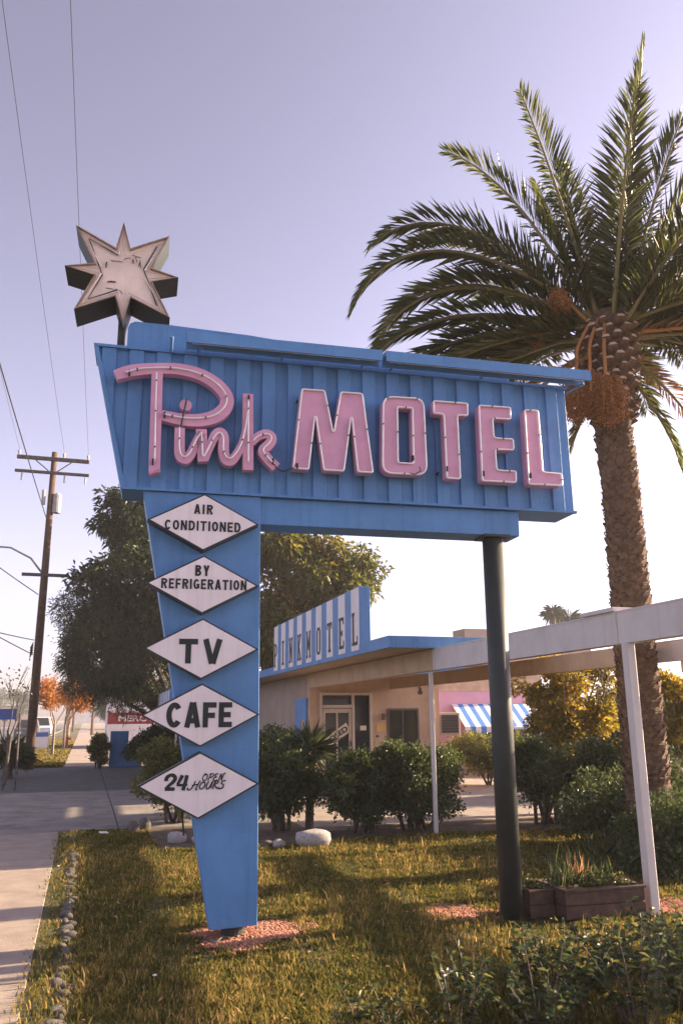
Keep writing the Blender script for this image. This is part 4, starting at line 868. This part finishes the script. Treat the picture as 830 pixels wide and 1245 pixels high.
shrub('deep green shrub between the steel post and the palm trunk', 7.75, 11.2, .9, .7, 1.42, 15000, 'leaf_hedge', k=28, z0=.04, L=.062, W=.034)
shrub('low dark shrub spreading round the foot of the palm', 6.6, 9.3, 1.0, .6, 1.0, 11000, 'leaf_hedge', k=22, z0=.0, L=.06, W=.032)
shrub('low dark groundcover shrub hiding the base of the palm trunk', 5.85, 7.5, .62, .38, .92, 8000, 'leaf_hedge', k=18, z0=.0, L=.055, W=.03)
shrub('low shrub with pale twigs right of the palm base', 6.85, 7.7, .62, .5, 1.05, 7500, 'leaf_hedge2', k=18, z0=.0, L=.055, W=.03, extra=14)
shrub('low dark shrub under the carport right of the palm foot', 8.2, 9.6, .9, .8, 1.25, 11000, 'leaf_hedge', k=22, z0=.0, L=.06, W=.032)
shrub('tall golden-leaved shrub with bare twigs left of the palm trunk', 8.25, 12.9, 1.3, .8, 2.95, 12000, 'leaf_golden', k=48, z0=.5, L=.085, W=.05, extra=12, stems=16, loose=True)
shrub('tall golden-leaved shrub showing right of the palm trunk', 9.25, 11.4, 1.0, .8, 2.6, 9500, 'leaf_golden', k=34, z0=.3, L=.085, W=.05, extra=10, stems=14, loose=True)
shrub('dark background shrub below the pink awning', 9.6, 18.6, 1.1, .8, 1.25, 7000, 'leaf_hedge2', k=18, L=.09, W=.045)
shrub('sunlit shrub under the striped awning', 11.6, 21.5, 1.5, .9, 1.15, 7000, 'leaf_gold', k=18, L=.09, W=.045)
shrub('dark tall evergreen shrub behind the golden one', 10.6, 15.2, 1.3, 1.1, 2.35, 11000, 'leaf_dark', k=26, L=.10, W=.05, z0=.1)
shrub('dark tall evergreen shrub at the end of the pink building', 13.3, 17.6, 1.5, 1.2, 2.35, 11000, 'leaf_dark', k=26, L=.10, W=.05, z0=.1)
shrub('hidden shrub added between office and hedge to shade the driveway', 3.2, 14.8, .8, .7, 1.6, 9000, 'leaf_hedge', k=20, z0=.05, L=.07, W=.036)  # out of sight; added to block a sun patch on the driveway
# unseen shrubs added out of the picture on the right to shade the grass
for (x, y, h) in [(10.9, 10.2, 1.5), (10.9, 8.7, 1.5)]: shrub('unseen rounded shrub added beyond the carport to shade the lawn', x, y, .8, .7, h, 5000, 'leaf_hedge', k=12, group='unseen shade shrubs along the parking lot edge', z0=.02)
# yucca beside the office door
yc = thing('yucca', 'spiky yucca standing in the hedge below the blue office door', 'plant', (3.32, 12.45, 0)); MB().tube([(0, 0, -.05), (.02, 0, .6), (0, 0, 1.05)], [.07, .06, .05], 8).build('stem', 'bark', yc)
n = 170; d = unit(rng.normal(size=(n, 3)) + np.array([0, 0, .55])); P = np.array([0, 0, 1.02]) + d * .05 + np.array([0, 0, 1]) * (.16 * rng.random(n))[:, None]
leaves('spiky_leaves', P, d, .42 + .16 * rng.random(n), .032, 'leaf_hedge', yc, droop=.08, fold=.2)
# bare and half-bare saplings by the kerb
def sapling(label, x, y, h, r0, leafm=None, nleaf=0, spread=.35, name='sapling', group=None, L=.09, stake=False):
    t = thing(name, label, 'tree', (x, y, 0), 0, group); g = MB(); tips = []
    def grow(p, d, l, r, lev):
        q = p + d * l; mid = p.lerp(q, .5) + Vector((random.uniform(-1, 1), random.uniform(-1, 1), 0)) * l * .05; g.tube([tuple(p), tuple(mid), tuple(q)], [r, r * .85, r * .7], 5)
        if lev == 0: tips.append((mid, d)); tips.append((q, d)); return
        for i in range(3 if lev > 1 else 4):
            nd = (d + Vector((random.uniform(-1, 1), random.uniform(-1, 1), random.uniform(-.2, .5))) * spread * 1.6).normalized(); grow(p.lerp(q, random.uniform(.6, 1)), nd, l * random.uniform(.5, .75), r * .6, lev - 1)
    grow(Vector((0, 0, -.05)), Vector((0, 0, 1)), h * .42, r0, 3); g.build('trunk', 'bark_light' if not leafm or leafm != 'leaf_dark' else 'bark', t)
    if leafm and nleaf:
        ii = rng.integers(0, len(tips), nleaf); P = np.array([tips[i][0] for i in ii]) + rng.normal(size=(nleaf, 3)) * h * .035; D = rng.normal(size=(nleaf, 3)) + np.array([0, 0, -.3]); leaves('crown', P, D, L * (.7 + .6 * rng.random(nleaf)), L * .6, leafm, t)
    if stake:
        for s in (-.28, .28): MB().tube([(s, 0, -.05), (s * .9, 0, 1.75)], .028, 6).build('stake', 'arm', t)
    return t
sapling('staked bare sapling at the driveway edge with a few leaves left', -1.75, 21.6, 3.4, .03, 'leaf_dark', 90, .22, stake=True)
sapling('autumn orange street tree beside the far sidewalk', -1.35, 42.0, 3.9, .07, 'leaf_orange', 3600, .46, 'street_tree', L=.13)
sapling('bright orange street tree farther along the sidewalk', -1.0, 49.5, 4.4, .08, 'leaf_orange', 5200, .46, 'street_tree', L=.15)
sapling('brownish street tree farthest along the parkway', -1.0, 64, 4.4, .08, 'leaf_orange', 700, .34, 'street_tree', L=.14)
sapling('bare street tree among the far poles', -1.3, 80, 5, .09, None, 0, .34, 'street_tree')
sapling('bare street tree at the far kerb across the road', -17, 90, 7, .12, None, 0, .36, 'street_tree')
# palm-like clump near the sapling
kp = thing('fan_palm_clump', 'small dark fan palm clump at the foot of the utility pole', 'plant', (-2.0, 26.0, 0)); n = 420; d = unit(rng.normal(size=(n, 3)) * np.array([1, 1, .6]) + np.array([0, 0, .5])); P = np.array([0, 0, .55]) + d * (.35 * rng.random(n))[:, None]
leaves('fronds', P, d, .35 + .3 * rng.random(n), .05, 'leaf_dark', kp, droop=.2); MB().tube([(0, 0, -.1), (0, 0, .7)], [.14, .11], 8).build('trunk', 'bark', kp)

# ================================================================== GROUND DETAIL
# row of edging stones between lawn and sidewalk
def stone_mesh(seed, sx, sy, sz, n=1):
    import bmesh
    bm = bmesh.new(); bmesh.ops.create_icosphere(bm, subdivisions=2, radius=1); r_ = random.Random(seed)
    ph = [r_.uniform(0, 6.28) for _ in range(6)]
    for v in bm.verts:
        c = v.co; k = 1 + .16 * math.sin(2.3 * c.x + ph[0]) + .13 * math.sin(2.9 * c.y + ph[1]) + .12 * math.sin(3.1 * c.z + ph[2]) + .07 * math.sin(6 * c.x + 5 * c.y + ph[3])
        c *= k; c.x = max(-.86, min(.86, c.x)); c.y = max(-.86, min(.86, c.y)); v.co = Vector((c.x * sx, c.y * sy, c.z * sz))
    me = bpy.data.meshes.new('stone'); bm.to_mesh(me); bm.free(); me.polygons.foreach_set('use_smooth', [True] * len(me.polygons)); return me
sm = [stone_mesh(i, 1, .8 + .1 * (i % 3), .62) for i in range(6)]
for me in sm: me.materials.append(MT['stone'])
y = 3.6; k = 0
while y < 11.4:
    s = random.uniform(.030, .058)
    o = bpy.data.objects.new('edging_stone', sm[k % 6]); C.objects.link(o); o.location = (-.02 + random.uniform(-.035, .035), y, -s * .16); o.scale = (s * random.uniform(.8, 1.2), s * random.uniform(.9, 1.5), s); o.rotation_euler = (random.uniform(-.2, .2), random.uniform(-.2, .2), random.uniform(0, 6))
    tag(o, 'small grey stone in the row edging the lawn', 'stone', 'edging stones along the lawn'); y += s * 1.8 + random.uniform(.0, .06); k += 1
for (x, y, s, lab) in [(2.92, 10.75, (.26, .19, .17), 'large pale boulder at the hedge foot beside the pillar'), (2.50, 10.85, (.10, .08, .06), 'small pale rock left of the large boulder'), (2.36, 10.95, (.08, .06, .05), 'tiny grey rock next to the pillar edge'),
                        (1.30, 11.75, (.15, .10, .08), 'oblong pale rock at the lawn edge left of the pillar'), (1.58, 11.6, (.11, .09, .06), 'pale rock between the oblong rock and the pillar'), (.80, 13.0, (.10, .09, .09), 'grey round rock by the driveway corner'), (.98, 13.25, (.11, .10, .12), 'taller grey rock under the flowering shrub'),
                        (8.1, 8.75, (.28, .2, .16), 'pale pinkish rock under the shrub beside the palm foot')]:
    me = stone_mesh(int(x * 100), 1, 1, 1); me.materials.append(MT['rock'] if 'pale' in lab else MT['stone']); o = bpy.data.objects.new('rock', me); C.objects.link(o); o.location = (x, y, s[2] * .45); o.scale = s; o.rotation_euler = (0, 0, random.uniform(-.5, .5)); tag(o, lab, 'rock')
# red gravel round the pillar, the posts
def gravel(name, label, cx, cy, rx, ry, n, s0=.013):
    a = rng.random(n) * 6.283; r = np.sqrt(rng.random(n)) * (1 + .20 * np.sin(3 * a + cx) + .12 * np.sin(7 * a + 1)) + np.where(rng.random(n) < .08, .35 * rng.random(n), 0); x = cx + rx * r * np.cos(a); y_ = cy + ry * r * np.sin(a); s = s0 * (.6 + .8 * rng.random(n)); z_ = lawn_h(x, y_) + s * .5
    oc = np.array([[1, 0, 0], [-1, .3, 0], [0, 1, .2], [.1, -1, 0], [0, 0, .8], [0, .1, -.8]]); rot = rng.random(n) * 6.283
    cr_, sr_ = np.cos(rot), np.sin(rot); V = np.empty((n, 6, 3)); V[:, :, 0] = (oc[None, :, 0] * cr_[:, None] - oc[None, :, 1] * sr_[:, None]) * s[:, None] + x[:, None]; V[:, :, 1] = (oc[None, :, 0] * sr_[:, None] + oc[None, :, 1] * cr_[:, None]) * s[:, None] + y_[:, None]; V[:, :, 2] = oc[None, :, 2] * s[:, None] + z_[:, None]
    fb = np.array([[0, 2, 4], [2, 1, 4], [1, 3, 4], [3, 0, 4], [2, 0, 5], [1, 2, 5], [3, 1, 5], [0, 3, 5]]); F = (np.arange(n)[:, None, None] * 6 + fb[None]).reshape(-1, 3)
    o_ = quadmesh(name, V.reshape(-1, 3), F, 'gravel'); o_['kind'] = 'stuff'; o_['label'] = label; o_['category'] = 'gravel'; return o_
gravel('red_gravel', 'red lava gravel round the foot of the blue pillar', 1.30, 6.66, .42, .36, 4200); gravel('red_gravel', 'reddish gravel patch left of the dark steel post', 3.10, 6.75, .30, .30, 1800); gravel('red_gravel', 'reddish gravel at the foot of the white carport post', 4.85, 6.4, .35, .25, 1800)
MB().tube([(.92 + .02 * k, 6.50 - .05 * math.sin(k * .4), .03 + .01 * math.sin(k)) for k in range(14)], .006, 5).build('edging_wire', 'edge', None); tag(bpy.data.objects['edging_wire'], 'thin dark hose end lying on the gravel by the pillar', 'hose')
# planters
def planter(label, x0, x1, y0, y1, h, rz=0):
    cx, cy = (x0 + x1) / 2, (y0 + y1) / 2; t = thing('planter_box', label, 'planter', (cx, cy, 0), rz, None); w, d = (x1 - x0) / 2, (y1 - y0) / 2
    nb = 2; bh = h / nb
    for k in range(nb):
        z0, z1 = k * bh + .004, (k + 1) * bh - .003
        MB().box(-w, w, -d, -d + .03, z0, z1).build('plank', 'wood_planter', t, bevel=.004); MB().box(-w, w, d - .03, d, z0, z1).build('plank', 'wood_planter', t, bevel=.004)
        MB().box(-w, -w + .03, -d + .031, d - .031, z0, z1).build('plank', 'wood_planter', t, bevel=.004); MB().box(w - .03, w, -d + .031, d - .031, z0, z1).build('plank', 'wood_planter', t, bevel=.004)
    MB().box(-w - .012, w + .012, -d - .012, -d + .045, h, h + .022).build('rim_board', 'wood_planter', t, bevel=.004); MB().box(-w - .012, w + .012, d - .045, d + .012, h, h + .022).build('rim_board', 'wood_planter', t, bevel=.004); MB().box(-w - .012, -w + .045, -d + .046, d - .046, h, h + .022).build('rim_board', 'wood_planter', t, bevel=.004); MB().box(w - .045, w + .012, -d + .046, d - .046, h, h + .022).build('rim_board', 'wood_planter', t, bevel=.004)
    MB().box(-w + .032, w - .032, -d + .032, d - .032, .0, h - .03).build('soil', 'soil', t); return t
planter('low reddish wooden planter box filled with grassy plants', 3.82, 4.56, 6.24, 6.72, .205, R(-2)); planter('second wooden planter box set back beside the steel post', 3.56, 3.80, 6.40, 6.60, .195, R(4))
def tuft(label, x, y, z, n, h, w, leafm, spread, name='planter_plant', group=None, lw=.012):
    t = thing(name, label, 'plant', (x, y, z), 0, group); P = np.stack([rng.normal(size=n) * w, rng.normal(size=n) * w * .6, np.zeros(n)], 1); D = np.stack([rng.normal(size=n) * spread, rng.normal(size=n) * spread, np.ones(n)], 1); leaves('blades', P, D, h * (.5 + .6 * rng.random(n)), lw, leafm, t, fold=.2, droop=.12, up=.1)
    return t
tuft('tall grassy tuft at the left end of the planter', 3.92, 6.45, .17, 70, .30, .07, 'leaf_weed', .35); tuft('tall grassy tuft at the right end of the planter', 4.34, 6.5, .17, 60, .28, .06, 'leaf_weed', .38); tuft('dry brown stems standing in the middle of the planter', 4.12, 6.5, .17, 22, .36, .05, 'dead_frond', .2, lw=.012)
def weed(label, x, y, z, h, r, nst, nl, leafm='leaf_weed', L=.045, name='leafy_weed', group=None, cat='plant'):
    t = thing(name, label, cat, (x, y, z), 0, group); g = MB(); PP, DD = [], []
    for i in range(nst):
        a = random.uniform(0, 6.283); hh = h * random.uniform(.45, 1.1); e = Vector((math.cos(a) * r * random.uniform(.2, 1), math.sin(a) * r * random.uniform(.2, 1), hh)); b = Vector((e.x * .25, e.y * .25, -.01)); mid = b.lerp(e, .5) + Vector((0, 0, hh * .12)); cv = catmull([b, mid, e], 4); g.tube([tuple(p) for p in cv], [.005 - .0004 * q for q in range(len(cv))], 4)
        for k in range(nl):
            f = random.uniform(.15, 1); p = b.lerp(e, f) + Vector((0, 0, hh * .48 * f * (1 - f))); PP.append(tuple(p)); DD.append((random.gauss(0, 1), random.gauss(0, 1), random.uniform(-.1, .8)))
    g.build('stems', 'bark', t); n = len(PP); leaves('foliage', np.array(PP), np.array(DD), L * (.6 + .8 * rng.random(n)), L * .45, leafm, t, droop=.15, up=.6); return t
weed('bushy low plant filling the middle of the planter', 4.16, 6.42, .17, .16, .22, 34, 14, 'leaf_weed', .04, 'planter_plant'); weed('small bushy plant in the set-back planter', 3.68, 6.5, .17, .12, .12, 16, 10, 'leaf_weed', .04, 'planter_plant'); weed('spilling low plant at the right rim of the planter', 4.46, 6.4, .17, .12, .1, 14, 10, 'leaf_hedge2', .035, 'planter_plant')
# fern-like spikes behind the planter
tuft('spiky dark fern clump behind the planter', 4.95, 7.9, 0, 70, .4, .12, 'leaf_hedge', .6, 'fern', lw=.016); tuft('spiky dark fern clump in front of the carport shrub', 5.6, 8.3, 0, 80, .5, .14, 'leaf_hedge', .5, 'fern', lw=.018)
# weeds growing up at the bottom of the picture
WG = 'weeds along the near edge of the lawn'
for i, (x, y, h, r, ns_, nl) in enumerate([(1.95, 4.35, .34, .26, 12, 12), (2.25, 4.75, .25, .22, 11, 11), (2.65, 4.45, .42, .34, 26, 15), (3.0, 4.7, .38, .36, 30, 16), (3.35, 4.35, .46, .40, 34, 16), (3.65, 4.75, .36, .36, 30, 16), (2.35, 4.15, .40, .30, 20, 13), (2.9, 4.1, .5, .36, 26, 15), (3.35, 4.95, .26, .3, 22, 14), (1.65, 4.5, .2, .2, 7, 9), (2.75, 5.0, .22, .25, 12, 10), (3.75, 4.2, .45, .35, 26, 15), (1.55, 4.75, .12, .18, 6, 8), (3.9, 5.1, .25, .3, 18, 12)]):
    weed('leafy dark weed standing in the near lawn grass', x, y, .0, h, r, ns_, nl, 'leaf_weed', .055, group=WG)
# flower, litter, twigs
fl = thing('white_flower', 'small white flower among the weeds', 'flower', (2.03, 4.62, .20)); n = 9; d = unit(rng.normal(size=(n, 3)) + np.array([0, 0, .6])); leaves('petals', np.zeros((n, 3)), d, .05, .02, 'stripe_white', fl); MB().tube([(0, 0, -.2), (0, 0, 0)], .004, 4).build('stem', 'bark', fl)
o = MB().prism([(-.05, 0), (.07, .0), (.08, .012), (-.04, .014)], -.03, .03).build('paper_scrap', 'stripe_white'); o.location = (.35, 12.6, .05); o.rotation_euler = (.2, .1, .6); tag(o, 'crumpled blue-white paper scrap at the lawn corner', 'litter')
for (x, y, lab) in [(.53, 5.75, 'pale round litter scrap in the shaded lawn'), (-.17, 10.1, 'white litter scrap at the sidewalk edge')]:
    me = stone_mesh(5, 1, .7, .5); me.materials.append(MT['stripe_white']); o = bpy.data.objects.new('litter_scrap', me); C.objects.link(o); o.location = (x, y, .035); o.scale = (.016, .02, .012); tag(o, lab, 'litter')
fe = thing('fallen_leaf', 'dry curled leaf on the grassy sidewalk edge', 'leaf', (-.22, 4.85, .03)); leaves('blade', np.zeros((5, 3)), np.array([[1, .3, .15], [.9, -.1, .2], [.8, .6, .1], [-.3, .5, .2], [1, .1, .3]]), .16, .05, 'dead_frond', fe)

# ------------------------------------------------------------------ grass
def grass(name, label, n, x0, x1, y0, y1, hmin, hmax, dens=None, mask=None, mat_='grass', w=.0046, hz=None):
    x = x0 + (x1 - x0) * rng.random(n)
    y_ = y0 + (y1 - y0) * (rng.random(n) ** (dens or 1))
    k = np.ones(n, bool) if mask is None else mask(x, y_)
    x, y_ = x[k], y_[k]; n = len(x)
    # clumps: taller and shorter, drier and greener
    cl_ = .5 + .25 * np.sin(2.1 * x + 1.3 * y_) + .25 * np.sin(4.7 * x - 3.1 * y_ + 1) ; fine = np.sin(17 * x + 5 * y_) * np.sin(13 * y_ - 7 * x)
    h = (hmin + (hmax - hmin) * rng.random(n)) * (.72 + .45 * cl_ + .25 * fine); a = rng.random(n) * 6.283; lean = .25 + .75 * rng.random(n)
    dx, dy = np.cos(a), np.sin(a); z0 = (lawn_h(x, y_) if hz is None else np.full(n, hz)) - .008; ww = w * (.7 + .7 * rng.random(n)) * (1 + .05 * np.maximum(0, y_ - 5))
    b = np.stack([x, y_, z0], 1); sd = np.stack([-dy, dx, np.zeros(n)], 1) * ww[:, None]; ln = np.stack([dx, dy, np.zeros(n)], 1)
    m1 = b + np.array([0, 0, 1.0]) * (h * .6)[:, None] + ln * (h * lean * .3)[:, None]; tp_ = b + np.array([0, 0, 1.0]) * (h * (1 - .25 * lean))[:, None] + ln * (h * lean * .8)[:, None]
    V = np.stack([b - sd, b + sd, m1 + sd * .7, m1 - sd * .7, tp_], 1).reshape(-1, 3); q = np.arange(n)[:, None] * 5
    F = np.concatenate([q + np.array([[0, 1, 2]]), q + np.array([[0, 2, 3]]), q + np.array([[3, 2, 4]])], 1).reshape(-1, 3)
    v = np.clip(.34 + .34 * cl_ + .28 * rng.normal(size=n) + .14 * fine, 0, 1)
    o_ = quadmesh(name, V, F, mat_, None, np.repeat(v, 5)); tag(o_, label, 'grass', kind='stuff'); return o_
def ell(x, y_, cx, cy, rx, ry): return ((x - cx) / rx) ** 2 + ((y_ - cy) / ry) ** 2
def lawn_mask(x, y_):
    k = (ell(x, y_, 1.30, 6.66, .40, .34) > .7 + .5 * rng.random(len(x))) & (ell(x, y_, 3.08, 6.75, .28, .26) > .3 + .9 * rng.random(len(x))) & (ell(x, y_, 4.85, 6.4, .33, .22) > .3 + .9 * rng.random(len(x)))
    k &= ~((x > 3.54) & (x < 4.6) & (y_ > 6.2) & (y_ < 6.74)); k &= ~((np.abs(x + .02) < .07) & (rng.random(len(x)) < .6))
    # only what the lens can take in, with a margin; ragged edge by the sidewalk
    k &= (x > -.02 + -.30 * rng.random(len(x)) ** 2.2); k &= (y_ < 11.1) | ((x < 1.0) & (y_ < 13.35))
    bare = np.sin(3.3 * x + 1.9 * y_) * np.sin(2.2 * y_ - 2.7 * x + 2) + .3 * np.sin(9 * x) ; k &= ~((bare > .62) & (rng.random(len(x)) < .55))
    k &= (x < .92 * y_ + .4); return k
grass('lawn_grass', 'green and straw coloured lawn grass round the sign', 470000, -.35, 8.6, 3.5, 13.4, .024, .056, 1.5, lawn_mask)
grass('tall_grass', 'longer ragged grass blades and seed stems in the lawn', 9000, -.1, 7.5, 3.6, 11.0, .07, .13, 1.2, lawn_mask, w=.004)
grass('parkway_grass', 'yellowing parkway grass beside the far sidewalk', 30000, -3.1, -.62, 31.4, 75, .05, .12, 1.5, None, w=.02, hz=-.01)

n = 420; x = rng.uniform(-.2, 7, n); y_ = 3.8 + 8.5 * rng.random(n) ** 1.4; P = np.stack([x, y_, lawn_h(x, y_) + .035 + .02 * rng.random(n)], 1); D = np.stack([rng.normal(size=n), rng.normal(size=n), .25 * rng.normal(size=n)], 1)
tag(leaves('fallen_leaves', P, D, .03 + .03 * rng.random(n), .02, 'dead_frond', None, up=.8), 'scattered small dry leaves fallen on the lawn', 'leaves', kind='stuff')

# ================================================================== VEHICLES AND STREET FURNITURE FAR DOWN THE STREET
def car(label, x, y, rz, paint, L=4.5, W=1.8, H=1.45, suv=False, name='parked_car'):
    t = thing(name, label, 'car', (x, y, -.126), rz); h0 = .32
    if suv: prof = [(0, .45), (.02, .95), (.25, 1.02), (1.15, 1.08), (1.75, H - .06), (2.2, H), (L - .6, H), (L - .15, H - .12), (L, 1.0), (L, .45)]
    else: prof = [(0, .42), (.03, .72), (.3, .82), (1.25, .92), (1.95, H - .05), (2.5, H), (L - 1.3, H - .05), (L - .45, .98), (L - .05, .92), (L, .42)]
    g = MB(); n = len(prof)
    for i in range(n - 1):
        (a, za), (b, zb) = prof[i], prof[i + 1]; tumble = lambda z: W / 2 - max(0, z - .95) * .28
        g.add([(-tumble(za), a, za), (tumble(za), a, za), (tumble(zb), b, zb), (-tumble(zb), b, zb)], [(0, 1, 2, 3)])
        for sg in (-1, 1): g.add([(sg * tumble(za), a, za), (sg * tumble(zb), b, zb), (sg * W / 2, b, h0), (sg * W / 2, a, h0)], [(0, 1, 2, 3)])
    g.add([(-W / 2, 0, h0), (W / 2, 0, h0), (W / 2, L, h0), (-W / 2, L, h0)], [(0, 3, 2, 1)]); g.add([(-W / 2, 0, h0), (W / 2, 0, h0), (W / 2, 0, prof[0][1]), (-W / 2, 0, prof[0][1])], [(0, 1, 2, 3)]); g.add([(-W / 2, L, h0), (W / 2, L, h0), (W / 2, L, prof[-1][1]), (-W / 2, L, prof[-1][1])], [(3, 2, 1, 0)])
    body = g.build('body', paint, t, bevel=.04)
    def strip(a, b, k0, k1, nm='windscreen'):
        (ya, za), (yb, zb) = a, b; p0 = (ya + (yb - ya) * k0, za + (zb - za) * k0); p1 = (ya + (yb - ya) * k1, za + (zb - za) * k1); tw = lambda z: W / 2 - max(0, z - .95) * .28 - .1
        nrm = Vector((0, -(zb - za), yb - ya)).normalized() * .012
        MB().add([(-tw(p0[1]), p0[0] + nrm.y, p0[1] + nrm.z), (tw(p0[1]), p0[0] + nrm.y, p0[1] + nrm.z), (tw(p1[1]), p1[0] + nrm.y, p1[1] + nrm.z), (-tw(p1[1]), p1[0] + nrm.y, p1[1] + nrm.z)], [(0, 1, 2, 3)]).build(nm, 'glass_car', t)
    strip(prof[3], prof[4], .08, .95); strip(prof[-4], prof[-3], .1, .9, 'rear_window') if not suv else strip(prof[-3], prof[-2], .1, .8, 'rear_window')
    for sg in (-1, 1):
        for (y0, y1) in ((1.75, 2.55), (2.62, L - 1.0)):
            za, zb = .98, H - .12; tw = lambda z: sg * (W / 2 - max(0, z - .95) * .28 + .012)
            MB().add([(tw(za), y0, za), (tw(za), y1, za), (tw(zb), y1 - .12, zb), (tw(zb), y0 + (.18 if y0 < 2 else 0), zb)], [(0, 1, 2, 3)]).build('side_window', 'glass_car', t)
        for yy in (.85, L - .85):
            w = MB().tube([(sg * (W / 2 - .2), yy, .32), (sg * (W / 2 + .01), yy, .32)], .32, 16).build('wheel', 'tyre', t); MB().tube([(sg * (W / 2 + .0), yy, .32), (sg * (W / 2 + .025), yy, .32)], .19, 12).build('rim', 'grey_metal', w)
        MB().box(sg * .55 - .18, sg * .55 + .18, -.02, .02, .60, .72).build('headlight', 'tube', t); MB().box(sg * .62 - .16, sg * .62 + .16, L - .02, L + .02, .72, .88).build('tail_light', 'red_lamp', t)
    return t
car('dark sport utility vehicle driving up the far road', -4.9, 79, 0, 'car_dark', 4.8, 1.95, 1.8, True, 'suv'); car('white van parked behind the dark vehicle on the far road', -4.3, 93, 0, 'car_white', 5.0, 1.95, 2.05, True, 'van'); car('small pale car on the far side of the road', -11.5, 104, 0, 'car_white')
car('pale parked car behind the shrubs near the pink building', 16.0, 22.5, R(70), 'car_white')
hy = thing('fire_hydrant', 'red fire hydrant with yellow cap on the parkway', 'hydrant', (-.95, 53, 0)); MB().tube([(0, 0, -.05), (0, 0, .05), (0, 0, .06), (0, 0, .62)], [.18, .18, .13, .13], 10).build('barrel', 'hyd', hy); MB().tube([(0, 0, .62), (0, 0, .72), (0, 0, .8)], [.15, .12, .04], 10).build('cap', 'yellow', hy); MB().tube([(-.24, 0, .5), (.24, 0, .5)], .07, 8).build('nozzle', 'hyd', hy)
rl = thing('real_estate_sign', 'pale blue and white panel sign on the parkway', 'sign', (-2.0, 41, 0)); MB().box(-.45, .45, 0, .04, .35, 1.05).build('panel', 'stripe_white', rl); MB().box(-.45, .45, -.008, -.001, .85, 1.05).build('header', 'signblue', rl)
for xx in (-.5, .47): MB().box(xx, xx + .04, 0, .04, -.05, 1.12).build('post', 'grey_metal', rl)
for (x, y, lab, z0, z1) in [(-2.55, 30.0, 'blue street sign on a thin post at the driveway', 1.62, 1.97), (-3.0, 26.0, 'second blue sign near the kerb', 1.35, 1.6)]:
    bs = thing('blue_sign', lab, 'sign', (x, y, 0)); MB().box(-.38, .38, -.02, .0, z0, z1).build('panel', 'signblue', bs); MB().tube([(0, .03, -.1), (0, .03, z1)], .03, 6).build('post', 'grey_metal', bs)
# fence posts at the left driveway edge
for (x, y, h) in [(-2.15, 20.8, 1.15), (-1.85, 23.3, 1.2)]:
    o = MB().tube([(0, 0, -.1), (.04, 0, h)], .045, 7).build('wooden_stake', 'arm'); o.location = (x, y, 0); tag(o, 'dark leaning wooden stake beside the bare sapling', 'stake', 'stakes beside the sapling')
# far poles, lamps, low buildings
for (x, y, h) in [(-1.4, 75, 9), (-1.4, 118, 9.5), (-18, 70, 8), (-18.5, 120, 8.5), (.9, 100, 7)]:
    t = thing('distant_pole', 'far wooden utility pole along the street', 'utility pole', (x, y, 0), 0, 'far utility poles'); MB().tube([(0, 0, -.2), (0, 0, h)], [.16, .11], 8).build('pole', 'pole', t); MB().box(-1.1, 1.1, -.1, .1, h - .6, h - .48).build('crossarm', 'arm', t)
fb = [(-52, 190, 14, 6, 4.5, 'far', 'low grey building far across the road'), (-30, 230, 16, 8, 5, 'far2', 'tan building far down the road'), (-75, 160, 18, 10, 5, 'far', 'wide grey warehouse far across the road'), (5, 150, 14, 12, 4, 'far2', 'tan low building far beyond the dark tree'), (-8, 420, 30, 10, 6, 'far', 'hazy building closing the end of the street')]
for (x, y, w, d, h, mm, lab) in fb:
    t = thing('distant_building', lab, 'building', (x, y, 0)); MB().box(0, w, 0, d, -.13, h).build('wall', mm, t); MB().box(-.3, w + .3, -.3, d + .3, h + .002, h + .25).build('roof', 'roof_dark', t)
    for k in range(int(w // 3) if y < 300 else 0): f_ = MB().box(.8 + k * 3, 2.3 + k * 3, -.05, .02, 1.2, 2.5).build('window', 'trim', t); MB().box(.9 + k * 3, 2.2 + k * 3, -.06, -.051, 1.3, 2.4).build('pane', 'glass', f_)
for i, (x, y, h) in enumerate([(-30, 140, 7), (-14, 200, 9), (2.4, 90, 6), (4, 150, 8), (-46, 170, 8), (-22, 230, 10)]):
    cl = scatter(x, y, h * .6, h * .35, h * .3, h * .3, 12, h * .16); make_tree('distant_tree', 'far green tree along the street', 'tree', (x, y), cl, 2600, .45, .2, 'leaf_dark', .2, h * .3, 'far trees along the street')

# ================================================================== HAZE: thin dusty air over the whole place
hb = MB().box(-160, 160, -45, 470, -1.2, 13.5).build('haze', 'wire'); hb.data.materials.clear()
hm = bpy.data.materials.new('dusty_air'); hm.use_nodes = True; n_ = hm.node_tree; n_.nodes.clear(); o_ = n_.nodes.new('ShaderNodeOutputMaterial'); pv = n_.nodes.new('ShaderNodeVolumePrincipled')
pv.inputs['Color'].default_value = (.92, .90, .93, 1); pv.inputs['Density'].default_value = .0008; pv.inputs['Anisotropy'].default_value = .2; n_.links.new(pv.outputs[0], o_.inputs['Volume']); hb.data.materials.append(hm)
tag(hb, 'thin dusty haze hanging over the street and motel', 'haze', kind='stuff')
